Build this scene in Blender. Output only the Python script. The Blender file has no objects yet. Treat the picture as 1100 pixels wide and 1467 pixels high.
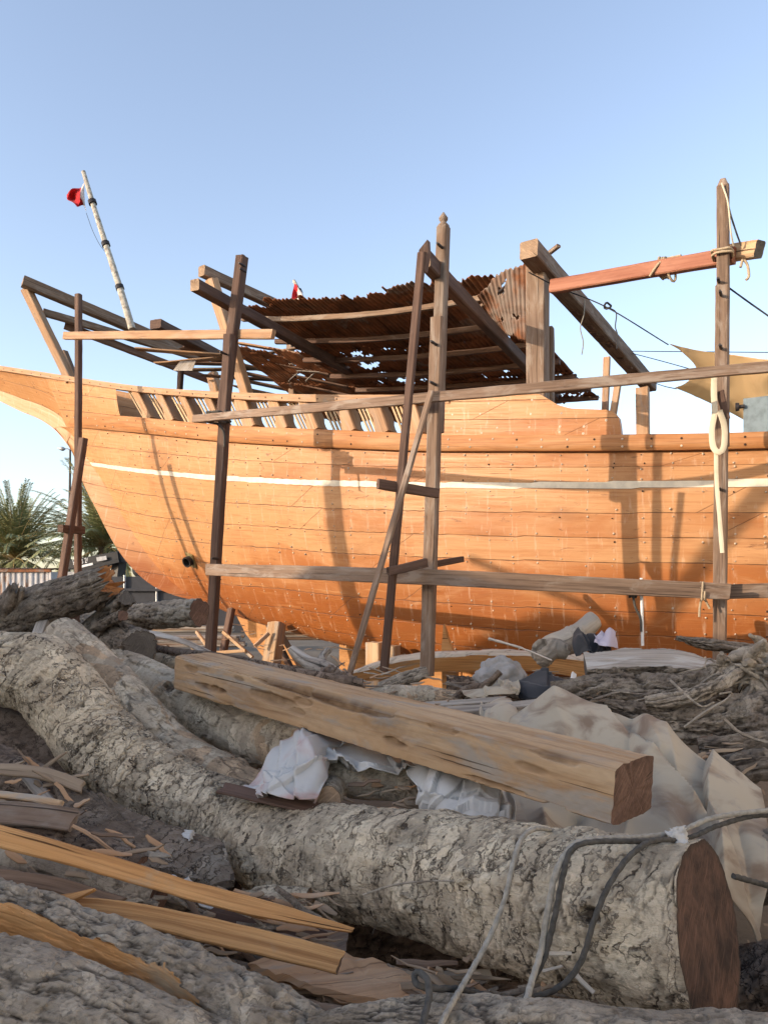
import bpy, math, random
import numpy as np
from mathutils import Vector
random.seed(7); RNG = np.random.default_rng(11)
SC = bpy.context.scene; COL = SC.collection
# ---------------------------------------------------------------- camera geometry
F, HZ, EYE = 1100.0, 840.0, 1.6          # focal length and horizon of the photograph (its pixels), eye height
def P(px, py, D): return np.array([(px-550)/F*D, D, EYE-(py-HZ)/F*D])
AL = math.radians(28); CA, SA, TA = math.cos(AL), math.sin(AL), math.tan(AL)
AX = np.array([CA, -SA, 0.0]); NB = np.array([-SA, -CA, 0.0]); UPV = np.array([0, 0, 1.0])
YC = 12.0                                 # the boat's centre plane crosses x=0 at this depth
def QD(px, v): return (YC - v/CA)/(1+TA*(px-550)/F)
def Q(px, py, v): return P(px, py, QD(px, v))   # point at lateral offset v from the boat's centre plane
def boat(u, v, z): return np.array([0, YC, 0])+u*AX+v*NB+np.array([0, 0, z])
# ---------------------------------------------------------------- numpy noise
def _h(i, j, k, s):
    h = (i.astype(np.int64)*374761393 + j.astype(np.int64)*668265263 + k.astype(np.int64)*2147483647 + s*974634777) & 0xffffffff
    h = ((h ^ (h >> 13))*1274126177) & 0xffffffff
    h = ((h ^ (h >> 16))*2246822519) & 0xffffffff
    return ((h ^ (h >> 15)) & 0xffffff)/float(0xffffff)
def vnoise(p, s=0):
    i = np.floor(p).astype(np.int64); f = p-i; f = f*f*f*(f*(f*6-15)+10)
    x, y, z = i[:, 0], i[:, 1], i[:, 2]; r = 0
    for a in (0, 1):
        for b in (0, 1):
            for c in (0, 1):
                w = (f[:, 0] if a else 1-f[:, 0])*(f[:, 1] if b else 1-f[:, 1])*(f[:, 2] if c else 1-f[:, 2])
                r = r + w*_h(x+a, y+b, z+c, s)
    return r*2-1
def fbm(p, o=4, s=0, g=0.5):
    r = 0; a = 1.0; t = 0
    for k in range(o):
        r = r+a*vnoise(p*(2.03**k)+17.1*k, s+k); t += a; a *= g
    return r/t
def voro(p, s=0):
    i = np.floor(p).astype(np.int64); f1 = np.full(len(p), 9.0); f2 = f1.copy(); rid = np.zeros(len(p))
    for a in (-1, 0, 1):
        for b in (-1, 0, 1):
            for c in (-1, 0, 1):
                x, y, z = i[:, 0]+a, i[:, 1]+b, i[:, 2]+c
                q = np.stack([x+.1+.8*_h(x, y, z, s), y+.1+.8*_h(x, y, z, s+1), z+.1+.8*_h(x, y, z, s+2)], 1)
                d = np.linalg.norm(p-q, axis=1); m = d < f1
                f2 = np.where(m, f1, np.minimum(f2, d)); rid = np.where(m, _h(x, y, z, s+3), rid); f1 = np.where(m, d, f1)
    return f1, f2, rid
def sst(a, b, x):
    t = np.clip((x-a)/(b-a), 0, 1); return t*t*(3-2*t)
def cub(xs, ys, x):
    """smooth interpolation through control points (monotone-limited cubic Hermite)"""
    xs = np.asarray(xs, float); ys = np.asarray(ys, float); x = np.asarray(x, float)
    h = np.diff(xs); d = np.diff(ys)/h; m = np.zeros(len(xs))
    m[1:-1] = np.where(d[:-1]*d[1:] > 0, (d[:-1]*h[1:]+d[1:]*h[:-1])/(h[:-1]+h[1:]), 0); m[0] = d[0]; m[-1] = d[-1]
    k = np.clip(np.searchsorted(xs, x)-1, 0, len(xs)-2); t = np.clip((x-xs[k])/h[k], 0, 1)
    return ((2*t**3-3*t**2+1)*ys[k]+(t**3-2*t**2+t)*h[k]*m[k]+(-2*t**3+3*t**2)*ys[k+1]+(t**3-t**2)*h[k]*m[k+1])
def catmull(pts, dl=None, n=None):
    """smooth path through rows of pts (any columns; first three are xyz), resampled evenly"""
    p = np.asarray(pts, float)
    if len(p) == 2: q = p[0]+(p[1]-p[0])*np.linspace(0, 1, 60)[:, None]
    else:
        e = np.vstack([2*p[0]-p[1], p, 2*p[-1]-p[-2]]); o = []
        for i in range(1, len(e)-2):
            a, b, c, d = e[i-1], e[i], e[i+1], e[i+2]; t = np.linspace(0, 1, 40, endpoint=False)[:, None]
            o.append(.5*((2*b)+(c-a)*t+(2*a-5*b+4*c-d)*t*t+(-a+3*b-3*c+d)*t**3))
        q = np.vstack(o+[p[-1:]])
    L = np.concatenate([[0], np.cumsum(np.linalg.norm(np.diff(q[:, :3], axis=0), axis=1))])
    if n is None: n = max(2, int(round(L[-1]/dl))+1)
    t = np.linspace(0, L[-1], n)
    return np.stack([np.interp(t, L, q[:, k]) for k in range(q.shape[1])], 1), t
# ---------------------------------------------------------------- mesh building
class MB:
    def __init__(s): s.v = []; s.f = []; s.m = []; s.uv = []; s.ck = []; s.n = 0
    def add(s, v, faces, uv=None, ck=None, mi=0):
        v = np.asarray(v, float); k = len(v)
        s.v.append(v); s.uv.append(np.zeros((k, 3)) if uv is None else uv); s.ck.append(np.zeros(k) if ck is None else ck)
        for f in (faces if isinstance(faces, list) else [faces]):
            f = np.asarray(f, np.int64)
            if len(f):
                s.f.append(f+s.n); s.m.append(np.full(len(f), mi, np.int32))
        s.n += k
    def build(s, name, mats, parent=None, smooth=True):
        me = bpy.data.meshes.new(name); V = np.vstack(s.v)
        nl = sum(f.size for f in s.f); nf = sum(len(f) for f in s.f)
        me.vertices.add(len(V)); me.vertices.foreach_set('co', V.astype(np.float32).ravel())
        me.loops.add(nl); me.loops.foreach_set('vertex_index', np.concatenate([f.ravel() for f in s.f]).astype(np.int32))
        tot = np.concatenate([np.full(len(f), f.shape[1]) for f in s.f]); st = np.concatenate([[0], np.cumsum(tot)[:-1]])
        me.polygons.add(nf); me.polygons.foreach_set('loop_start', st.astype(np.int32))
        for m in (mats if isinstance(mats, (list, tuple)) else [mats]): me.materials.append(m)
        me.polygons.foreach_set('material_index', np.concatenate(s.m))
        me.polygons.foreach_set('use_smooth', np.full(nf, bool(smooth)))
        me.update(calc_edges=True); me.validate()
        if len(me.vertices) == len(V):
            a = me.attributes.new('uvw', 'FLOAT_VECTOR', 'POINT'); a.data.foreach_set('vector', np.vstack(s.uv).astype(np.float32).ravel())
            a = me.attributes.new('crack', 'FLOAT', 'POINT'); a.data.foreach_set('value', np.concatenate(s.ck).astype(np.float32))
        o = bpy.data.objects.new(name, me); COL.objects.link(o)
        if parent is not None: o.parent = parent
        return o
def gridf(n, m, closed=False):
    i, j = np.meshgrid(np.arange(n-1), np.arange(m if closed else m-1), indexing='ij'); i = i.ravel(); j = j.ravel(); k = (j+1) % m
    return np.stack([i*m+j, i*m+k, (i+1)*m+k, (i+1)*m+j], 1)
def frames(path, up):
    T = np.gradient(path, axis=0); T /= np.linalg.norm(T, axis=1)[:, None]+1e-12
    A = np.zeros_like(T); a = np.asarray(up, float)
    for i in range(len(T)):
        a = a-T[i]*a.dot(T[i]); l = np.linalg.norm(a)
        if l < 1e-6: a = np.cross(T[i], [1, .3, .2]); l = np.linalg.norm(a)
        a = a/l; A[i] = a
    return T, np.cross(T, A), A         # tangent, side, up
def crumple(X, ex=1.1, it=220, pull=.015, noise=.012, seed=0, strides=(1, 2, 4), fr=6.):
    """give a sheet more cloth than its span and let it buckle into folds"""
    T0 = X.copy(); n, m = X.shape[:2]; N = np.cross(np.gradient(X, axis=0), np.gradient(X, axis=1)); N /= np.linalg.norm(N, axis=-1, keepdims=True)+1e-9
    X = X+N*(noise*fbm(X.reshape(-1, 3)*fr, 3, seed).reshape(n, m))[..., None]; cons = []
    for s in strides:
        for a, b in (((slice(0, n-s), slice(None)), (slice(s, n), slice(None))), ((slice(None), slice(0, m-s)), (slice(None), slice(s, m))), ((slice(0, n-s), slice(0, m-s)), (slice(s, n), slice(s, m))), ((slice(0, n-s), slice(s, m)), (slice(s, n), slice(0, m-s)))):
            cons.append((a, b, np.linalg.norm(T0[b]-T0[a], axis=-1)*ex, s))
    for k in range(it):
        acc = np.zeros_like(X); w = np.zeros((n, m, 1))
        for a, b, L, s in cons:
            d = X[b]-X[a]; l = np.linalg.norm(d, axis=-1)+1e-9; g = (l-L)/l
            q = 1. if s == 1 else (.5 if s == 2 else .22)
            if s > 1: g = np.minimum(g, 0)
            c = d*(g*.5*q)[..., None]; acc[a] += c; acc[b] -= c; w[a] += q; w[b] += q
        X = X+1.5*acc/w
        X = X+pull*(T0-X)
    return X
def tag(o, label=None, cat=None, group=None, kind=None):
    if label: o['label'] = label
    if cat: o['category'] = cat
    if group: o['group'] = group
    if kind: o['kind'] = kind
    return o
def thing(name, label, cat, loc, group=None):
    o = bpy.data.objects.new(name, None); COL.objects.link(o); o.location = Vector(loc); o.empty_display_size = .2
    return tag(o, label, cat, group)
def settle(root):
    """children were built in world coordinates: keep them there under the root's location"""
    L = root.location.copy()
    for c in root.children:
        if not c.get('_set'):
            c.location = c.location-L; c['_set'] = 1
    for c in root.children: del c['_set']
def recentre(o):
    """origin to the base centre of a mesh built in world coordinates"""
    me = o.data; n = len(me.vertices); v = np.empty(n*3, np.float32); me.vertices.foreach_get('co', v); v = v.reshape(-1, 3)
    c = (v.min(0)+v.max(0))/2; c[2] = v[:, 2].min(); me.vertices.foreach_set('co', (v-c).ravel()); me.update(); o.location = Vector(c.tolist()); return o
# ---------------------------------------------------------------- sweeps
def rect_prof(w, h, bev, sub=(5, 5)):
    """rounded rectangle, counter-clockwise; returns points (m,2)"""
    b = min(bev, w*.3, h*.3); o = []
    c = [(-w/2, -h/2), (w/2, -h/2), (w/2, h/2), (-w/2, h/2)]
    for k in range(4):
        p = np.array(c[k]); q = np.array(c[(k+1) % 4]); d = (q-p)/np.linalg.norm(q-p); n = sub[k % 2]
        for t in np.linspace(0, 1, n): o.append(p+d*b+(q-p-2*d*b)*t)
    return np.array(o)
def sweep(mb, path, prof, up=(0, 0, 1), scale=None, W=0., disp=None, capm=0, mi=0, ragged=0., ck=None, caprings=3, seed=0):
    """prof: (m,2) or (n,m,2); a closed tube with capped ends; U in metres along, V in metres around"""
    path = np.asarray(path, float); n = len(path); T, S, A = frames(path, up)
    pr = np.broadcast_to(prof, (n,)+prof.shape) if prof.ndim == 2 else prof
    if scale is not None: pr = pr*np.asarray(scale)[:, None, None]
    pr = np.concatenate([pr, pr[:, :1]], 1); m = pr.shape[1]
    U = np.concatenate([[0], np.cumsum(np.linalg.norm(np.diff(path, axis=0), axis=1))])
    V = np.concatenate([[0], np.cumsum(np.linalg.norm(np.diff(pr[0], axis=0), axis=1))])
    X = path[:, None]+S[:, None]*pr[..., :1]+A[:, None]*pr[..., 1:]
    if ragged:
        r = vnoise(np.concatenate([pr[0]*40, np.full((m, 1), seed+.3)], 1), 5)*ragged
        X[0] += T[0]*r[:, None]; X[-1] += T[-1]*vnoise(np.concatenate([pr[0]*40, np.full((m, 1), seed+9.3)], 1), 6)[:, None]*ragged
    uv = np.stack([np.broadcast_to(U[:, None], (n, m)), np.broadcast_to(V, (n, m)), np.full((n, m), W)], -1)
    c = np.zeros((n, m))
    if disp is not None:
        N = X-path[:, None]; N = N/(np.linalg.norm(N, axis=-1, keepdims=True)+1e-9)
        d, c = disp(X, uv, pr); X = X+N*d[..., None]
    if ck is not None: c = c+ck
    mb.add(X.reshape(-1, 3), gridf(n, m), uv.reshape(-1, 3), c.reshape(-1), mi)
    for e, s in ((0, 1), (n-1, -1)):
        ring = X[e]; cen = ring[:-1].mean(0); R = [ring]
        for k in range(1, caprings): R.append(cen+(ring-cen)*(1-k/caprings))
        R.append(np.repeat(cen[None], m, 0)); Y = np.stack(R); nn = len(R)
        d2 = Y-cen; q = np.stack([d2@S[e], d2@A[e], np.full(Y.shape[:2], W+3.3*e)], -1)
        g = gridf(nn, m); g = g if s < 0 else g[:, ::-1]
        mb.add(Y.reshape(-1, 3), g, q.reshape(-1, 3), np.zeros(nn*m), capm)
def wob(amp, freq=6., seed=0):
    def f(X, uv, pr):
        p = X.reshape(-1, 3); d = amp*fbm(p*freq, 3, seed).reshape(X.shape[:2]); return d, np.zeros_like(d)
    return f
def timber(name, a, b, w, h, m, up=UPV, parent=None, label=None, cat=None, group=None, bow=0., wear=.004, endm=None, ragged=.006, mid=None):
    """a sawn baulk between two world points: w across, h along 'up'"""
    a = np.asarray(a, float); b = np.asarray(b, float); L = np.linalg.norm(b-a)
    p = [a, b] if mid is None else [a]+[np.asarray(x, float) for x in mid]+[b]
    path, t = catmull(p, n=max(6, int(L/.12)))
    s = random.random()*50
    if bow: path = path+np.outer(np.sin(np.linspace(0, math.pi, len(path)))*bow, np.asarray(up, float))
    path[1:-1] += .5*wear*np.stack([vnoise(np.stack([t*1.3, t*0+s, t*0+k], 1)) for k in (1, 2, 3)], 1)[1:-1]
    mb = MB(); sweep(mb, path, rect_prof(w, h, .012*min(1, w/.1)), up, W=s, disp=wob(wear, 9, int(s)), ragged=ragged, capm=1, seed=s)
    o = mb.build(name, [m, endm or m], parent)
    sharp(o)
    if parent is None: recentre(o)
    return tag(o, label, cat, group)
def sharp(o, ang=35):
    m = o.modifiers.new('Edge', 'EDGE_SPLIT'); m.split_angle = math.radians(ang); m.use_edge_sharp = False
def circ(r, m=12):
    t = np.linspace(0, 2*math.pi, m, endpoint=False); return np.stack([np.cos(t)*r, np.sin(t)*r], 1)
def tube(mb, pts, r, m=8, dl=.05, W=0, mi=0, disp=None, n=None, up=(0, 0, 1)):
    p = np.asarray(pts, float)
    if np.ndim(r) == 0: r = [r]*len(p)
    q, t = catmull(np.column_stack([p, r]), dl, n)
    sweep(mb, q[:, :3], circ(1., m), up, scale=q[:, 3], W=W, mi=mi, capm=mi, disp=disp, caprings=1)
def rope(name, pts, r, m, label, cat='rope', parent=None, group=None, lay=.034, fine=9):
    p, t = catmull(pts, dl=max(r*.55, .006)); n = len(p); th = np.linspace(0, 2*math.pi, fine*2, endpoint=False); r = r*(.55 if fine == 4 else .86)
    rr = r*(1+(.10 if fine > 4 else 0.)*np.cos(3*th[None]-t[:, None]/lay*2*math.pi)); rr = rr*(1+.05*vnoise(np.stack([t*30, t*0, t*0], 1))[:, None])
    pr = np.stack([np.cos(th)*rr, np.sin(th)*rr], -1)
    mb = MB(); sweep(mb, p, pr, W=random.random()*9, caprings=1)
    o = mb.build(name, m, parent)
    if parent is None: recentre(o)
    return tag(o, label, cat, group)
def prism(mb, outline, thick, direction, mi=0, W=0., sub=0):
    """an outline of world points given a thickness along direction"""
    p = np.asarray(outline, float); d = np.asarray(direction, float); d = d/np.linalg.norm(d)*thick; n = len(p)
    e = p[1]-p[0]; e = e/np.linalg.norm(e); g = np.cross(d/thick, e)
    uv = np.stack([(p-p[0])@e, (p-p[0])@g, np.full(n, W)], 1)
    mb.add(p, [np.arange(n)[None]], uv, mi=mi); mb.add(p+d, [np.arange(n)[::-1][None]], uv, mi=mi)
    k = (np.arange(n)+1) % n; f = np.stack([np.arange(n), np.arange(n)+n, k+n, k], 1)
    uv2 = np.vstack([uv, uv+[0, thick, 0]]); mb.add(np.vstack([p, p+d]), f, uv2, mi=mi)
# ---------------------------------------------------------------- materials
class NT:
    def __init__(s, name):
        s.m = bpy.data.materials.new(name); s.m.use_nodes = True; s.t = s.m.node_tree; s.b = s.t.nodes['Principled BSDF']
        s.set(s.b, 'Specular IOR Level', .25)
    def set(s, node, k, v):
        i = node.inputs[k]
        if isinstance(v, bpy.types.NodeSocket): s.t.links.new(v, i)
        else:
            if hasattr(i.default_value, '__len__') and np.ndim(v) == 1 and len(i.default_value) == 4 and len(v) == 3: v = (*v, 1)
            i.default_value = v
    def n(s, typ, ins=None, out=0, **pr):
        x = s.t.nodes.new('ShaderNode'+typ)
        for k, v in pr.items(): setattr(x, k, v)
        for k, v in (ins or {}).items(): s.set(x, k, v)
        return x.outputs[out]
    def math(s, op, a, b=None, c=None, clamp=False):
        ins = {0: a}
        if b is not None: ins[1] = b
        if c is not None: ins[2] = c
        return s.n('Math', ins, operation=op, use_clamp=clamp)
    def attr(s, nm, out=1): return s.n('Attribute', out=out, attribute_name=nm)
    def sep(s, v):
        x = s.t.nodes.new('ShaderNodeSeparateXYZ'); s.t.links.new(v, x.inputs[0]); return x.outputs
    def comb(s, x, y, z): return s.n('CombineXYZ', {0: x, 1: y, 2: z})
    def noise(s, v, sc=1., det=4., ro=.55, dist=0.): return s.n('TexNoise', {'Vector': v, 'Scale': sc, 'Detail': det, 'Roughness': ro, 'Distortion': dist})
    def ramp(s, f, a, b, to0=0., to1=1.): return s.n('MapRange', {'Value': f, 'From Min': a, 'From Max': b, 'To Min': to0, 'To Max': to1}, interpolation_type='SMOOTHSTEP')
    def mix(s, f, a, b, bt='MIX'):
        x = s.t.nodes.new('ShaderNodeMix'); x.data_type = 'RGBA'; x.blend_type = bt
        s.set(x, 0, f); s.set(x, 6, a); s.set(x, 7, b); return x.outputs[2]
    def bump(s, h, st=.4, d=.01, nrm=None):
        ins = {'Strength': st, 'Distance': d, 'Height': h}
        if nrm is not None: ins['Normal'] = nrm
        return s.n('Bump', ins)
    def done(s, col=None, rough=None, normal=None, **kw):
        if col is not None: s.set(s.b, 'Base Color', col)
        if rough is not None: s.set(s.b, 'Roughness', rough)
        if normal is not None: s.set(s.b, 'Normal', normal)
        for k, v in kw.items(): s.set(s.b, k, v)
        return s.m
def wood(name, c0, c1, c2, rough=.75, grain=45., streak=.35, weather=None, wamt=.0, bumps=.35, cracks=.5):
    """sawn timber: grain runs along U; c0 dark grain, c1 body, c2 pale patches, weather = grey film"""
    s = NT(name); u = s.sep(s.attr('uvw')); r = s.n('ObjectInfo', out=5)
    w = s.math('ADD', u[2], s.math('MULTIPLY', r, 40.))
    g = s.noise(s.comb(s.math('MULTIPLY', u[0], 1.6), s.math('MULTIPLY', u[1], grain), w), 1., 5., .6, .4)
    b = s.noise(s.comb(s.math('MULTIPLY', u[0], 1.1), s.math('MULTIPLY', u[1], 7.), w), 1., 4., .6, .8)
    col = s.mix(s.ramp(b, .35, .7), c1, c2)
    col = s.mix(s.math('MULTIPLY', s.ramp(g, .42, .72), streak, clamp=True), col, c0)
    if weather is not None:
        q = s.noise(s.comb(s.math('MULTIPLY', u[0], 2.2), s.math('MULTIPLY', u[1], 9.), s.math('ADD', w, 7.)), 1., 6., .65, .6)
        col = s.mix(s.ramp(q, .62-wamt*.4, .75-wamt*.25), col, weather)
    k = s.noise(s.comb(s.math('MULTIPLY', u[0], 1.3), s.math('MULTIPLY', u[1], 70.), s.math('ADD', w, 3.)), 1., 2., .5, .2)
    kk = s.ramp(k, .66, .72); col = s.mix(s.math('MULTIPLY', kk, cracks), col, tuple(.25*x for x in c0))
    ca = s.attr('crack', 2); col = s.mix(s.math('MULTIPLY', ca, .9, clamp=True), col, tuple(.45*x for x in c0))
    tint = s.ramp(r, 0, 1, .82, 1.15)
    col = s.n('VectorMath', {0: col, 'Scale': tint}, operation='SCALE')
    h = s.math('SUBTRACT', g, s.math('MULTIPLY', kk, .8))
    return s.done(col, rough, s.bump(h, bumps, .008))
def bark(name, pale, body, deep, fine=1., lichen=None, rough=.92, wood_c=None, bumps=.8, cross=1., rings=0.):
    """bark with cracks from the mesh ('crack') and finer broken, fibrous relief"""
    s = NT(name); u = s.sep(s.attr('uvw')); ck = s.attr('crack', 2); pos = s.n('TexCoord', out=3)
    n1 = s.noise(pos, 6., 5., .62, .3); n2 = s.noise(pos, 70.*fine, 6., .7, .5); big = s.noise(pos, 2.1, 5., .62, .7)
    fv = s.comb(s.math('MULTIPLY', u[0], 20.*fine), s.math('MULTIPLY', u[1], 130.*fine), u[2]); n3 = s.noise(fv, 1., 6., .68, .7)
    wp = s.noise(pos, 11., 4., .6); wq = s.noise(pos, 17., 4., .6)
    vx = s.comb(s.math('ADD', s.math('MULTIPLY', u[0], 24.*fine), s.math('MULTIPLY', wp, 3.2)), s.math('ADD', s.math('MULTIPLY', u[1], 9.*fine), s.math('MULTIPLY', wq, 3.)), u[2])
    e = s.n('TexVoronoi', {'Vector': vx, 'Scale': 1.}, feature='DISTANCE_TO_EDGE'); line = s.math('MULTIPLY', s.ramp(e, .010, .055, 1., 0.), s.ramp(s.noise(pos, 5.5, 4., .6), .40, .58, 0., cross))
    rx = s.math('ADD', s.math('MULTIPLY', u[0], 17.*fine), s.math('ADD', s.math('MULTIPLY', wp, 2.6), s.math('MULTIPLY', s.noise(pos, 3.5, 3., .5), 3.)))
    re = s.math('ABSOLUTE', s.math('SUBTRACT', s.math('FRACT', rx), .5)); rl = s.math('MULTIPLY', s.ramp(re, .02, .085, 1., 0.), s.ramp(s.noise(pos, 9., 4., .6), .44, .58, 0., rings)); line = s.math('MAXIMUM', line, rl)
    cid = s.n('TexVoronoi', {'Vector': vx, 'Scale': 1.}, out=1)
    cidv = s.sep(cid)[0]
    col = s.mix(s.ramp(n1, .36, .64), body, pale)
    if lichen is not None: col = s.mix(s.ramp(s.noise(pos, 4.2, 5., .6), .55, .7), col, lichen)
    if wood_c is not None: wm = s.ramp(s.noise(pos, 2.7, 4., .55, .8), .545, .56); col = s.mix(wm, col, wood_c)
    col = s.n('VectorMath', {0: col, 'Scale': s.ramp(cidv, 0., 1., .80, 1.16)}, operation='SCALE')
    col = s.mix(s.math('MULTIPLY', s.ramp(n2, .50, .70), .55), col, tuple(.42*x for x in body))
    col = s.mix(s.math('MULTIPLY', s.ramp(big, .54, .70), .5), col, tuple(.5*x for x in body))
    col = s.mix(s.math('MULTIPLY', s.ramp(n3, .54, .74), .6), col, tuple(.5*(x+y) for x, y in zip(deep, body)))
    col = s.mix(s.math('MULTIPLY', line, .9), col, deep)
    col = s.mix(s.math('MULTIPLY', ck, .95, clamp=True), col, deep)
    h = s.math('SUBTRACT', s.math('ADD', s.math('ADD', n2, s.math('MULTIPLY', n3, 1.1)), s.math('MULTIPLY', cidv, .5)), s.math('MULTIPLY', line, 1.3))
    return s.done(col, rough, s.bump(h, bumps, .012))
def endgrain(name, c0, c1, rings=90., crackc=(.02, .014, .01), rough=.85):
    s = NT(name); u = s.sep(s.attr('uvw')); v = s.comb(u[0], u[1], u[2])
    wv = s.noise(v, 9., 4., .6); d = s.n('VectorMath', {0: s.comb(u[0], u[1], 0.)}, out=1, operation='LENGTH')
    dd = s.math('ADD', s.math('MULTIPLY', d, rings), s.math('MULTIPLY', wv, 5.))
    ring = s.math('SINE', s.math('MULTIPLY', dd, 6.28)); b = s.noise(v, 7., 7., .7, .6)
    saw = s.noise(s.comb(s.math('MULTIPLY', s.math('ADD', u[0], u[1]), 110.), s.math('MULTIPLY', s.math('SUBTRACT', u[0], u[1]), 7.), u[2]), 1., 3., .5)
    col = s.mix(s.ramp(b, .3, .72), c0, c1); col = s.mix(s.ramp(ring, .2, 1, 0, .22), col, tuple(.5*x for x in c0))
    col = s.mix(s.ramp(saw, .5, .75, 0, .6), col, tuple(min(1, 1.5*x) for x in c1))
    an = s.math('ARCTAN2', u[1], u[0]); rc = s.noise(s.comb(s.math('MULTIPLY', an, 3.2), s.math('MULTIPLY', d, 2.), u[2]), 1., 3., .6)
    col = s.mix(s.ramp(rc, .66, .7, 0, .8), col, crackc)
    col = s.mix(s.attr('crack', 2), col, (.035, .024, .017))
    return s.done(col, rough, s.bump(s.math('ADD', b, saw), .5, .004))
def plain(name, c, rough=.6, var=.25, sc=12., metal=0., bumps=.15, c2=None):
    s = NT(name); pos = s.n('TexCoord', out=3); n1 = s.noise(pos, sc, 5., .6)
    col = s.mix(s.ramp(n1, .35, .7), c, c2 if c2 is not None else tuple(x*(1-var) for x in c))
    return s.done(col, rough, s.bump(n1, bumps, .01), Metallic=metal)
def hull_mat(name, wet=True):
    s = NT(name); a = s.attr('uvw'); u = s.sep(a); pl = s.math('FLOOR', u[1]); fr = s.math('FRACT', u[1])
    r1 = s.n('TexWhiteNoise', {'Vector': s.comb(pl, 3.7, 1.)}, noise_dimensions='3D')
    seg = s.math('FLOOR', s.math('ADD', s.math('DIVIDE', u[0], 5.3), s.math('MULTIPLY', r1, 7.)))
    r2 = s.n('TexWhiteNoise', {'Vector': s.comb(pl, seg, 2.)}, noise_dimensions='3D')
    rz = s.math('MULTIPLY', s.math('ADD', r2, r1), 30.)
    g = s.noise(s.comb(s.math('MULTIPLY', u[0], 1.2), s.math('MULTIPLY', u[1], 9.), rz), 1., 6., .62, .9)
    g2 = s.noise(s.comb(s.math('MULTIPLY', u[0], 2.5), s.math('MULTIPLY', u[1], 34.), rz), 1., 4., .6, .5)
    bl = s.noise(s.comb(s.math('MULTIPLY', u[0], .8), s.math('MULTIPLY', u[1], .7), 4.), 1., 5., .6, .6)
    vl = s.math('MULTIPLY', u[1], s.math('LESS_THAN', u[1], 15.))
    # oil soaked lower strakes and midships are a deeper orange, the bow is drier and paler
    oil = s.math('ADD', s.math('ADD', s.ramp(u[0], -3.6, 1.8, -.12, .30), s.ramp(vl, 5.6, 8., 0., .65)), s.math('MULTIPLY', s.math('SUBTRACT', bl, .5), 1.5))
    oil = s.math('ADD', oil, s.math('MULTIPLY', s.math('SUBTRACT', r2, .5), .6), clamp=True)
    col = s.mix(s.ramp(oil, .1, .85), (.45, .228, .091), (.335, .11, .021))
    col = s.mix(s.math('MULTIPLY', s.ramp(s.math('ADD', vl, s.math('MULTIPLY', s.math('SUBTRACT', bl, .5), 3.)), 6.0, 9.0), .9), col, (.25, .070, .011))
    col = s.mix(s.math('MULTIPLY', s.ramp(g, .45, .75), .55), col, (.33, .125, .035))
    col = s.mix(s.math('MULTIPLY', s.ramp(g, .46, .26), .35), col, (.56, .32, .15))
    col = s.mix(s.math('MULTIPLY', s.ramp(g2, .55, .8), .4), col, (.24, .085, .026))
    # pale salt and putty runs below the fastenings
    run = s.noise(s.comb(s.math('MULTIPLY', u[0], 16.), s.math('MULTIPLY', u[1], .9), 8.), 1., 4., .6)
    col = s.mix(s.math('MULTIPLY', s.ramp(run, .58, .74), .35), col, (.62, .45, .30))
    fx = s.math('DIVIDE', s.math('ADD', u[0], 6.27), .285); fd = s.math('ABSOLUTE', s.math('SUBTRACT', s.math('FRACT', s.math('ADD', fx, .5)), .5))
    fn_ = s.noise(s.comb(s.math('MULTIPLY', u[0], 30.), s.math('MULTIPLY', u[1], 1.6), 2.), 1., 4., .6)
    col = s.mix(s.math('MULTIPLY', s.ramp(fd, .02, .10, 1., 0.), s.ramp(fn_, .45, .68, 0., .38)), col, (.55, .40, .27))
    st = s.noise(s.comb(s.math('MULTIPLY', u[0], 3.4), s.math('MULTIPLY', u[1], 3.2), 15.), 1., 7., .7, 1.4)
    col = s.mix(s.math('MULTIPLY', s.ramp(st, .60, .70), .7), col, (.095, .036, .014))
    pt = s.noise(s.comb(s.math('MULTIPLY', u[0], .55), s.math('MULTIPLY', u[1], .5), 21.), 1., 6., .65, 1.2); col = s.mix(s.ramp(pt, .5, .72, 0., .5), col, (.235, .082, .022)); col = s.mix(s.ramp(pt, .46, .28, 0., .35), col, (.55, .33, .17))
    # a dark split here and there along the grain
    sp = s.noise(s.comb(s.math('MULTIPLY', u[0], 1.9), s.math('MULTIPLY', u[1], 16.), s.math('ADD', rz, 5.)), 1., 3., .55, .5)
    sp = s.ramp(sp, .725, .755); col = s.mix(sp, col, (.06, .022, .01))
    wv = s.math('MULTIPLY', s.math('SUBTRACT', s.noise(s.comb(s.math('MULTIPLY', u[0], 3.), pl, 0.), 1., 3.), .5), .05)
    e = s.math('ABSOLUTE', s.math('SUBTRACT', s.math('FRACT', s.math('ADD', s.math('ADD', u[1], .5), wv)), .5))
    seam = s.ramp(e, .007, .026, 1., 0.)
    seam = s.math('MULTIPLY', seam, s.ramp(s.noise(s.comb(s.math('MULTIPLY', u[0], 2.), pl, 3.), 1., 4.), .34, .56, .12, .9))
    # long sloping scarf joints
    sc = s.math('ADD', s.math('ADD', s.math('DIVIDE', u[0], 5.3), s.math('MULTIPLY', r1, 7.)), s.math('MULTIPLY', fr, .085))
    sf = s.math('ABSOLUTE', s.math('SUBTRACT', s.math('FRACT', s.math('ADD', sc, .5)), .5)); scarf = s.ramp(sf, .0006, .002, .6, 0.)
    seam = s.math('MAXIMUM', seam, scarf)
    col = s.mix(seam, col, (.075, .03, .012))
    h = s.math('SUBTRACT', s.math('ADD', s.math('MULTIPLY', g2, .25), s.math('MULTIPLY', g, .3)), s.math('ADD', seam, s.math('MULTIPLY', sp, .6)))
    return s.done(col, s.ramp(g, .3, .7, .42, .62), s.bump(h, .55, .012), **{'Specular IOR Level': .35})
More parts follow.
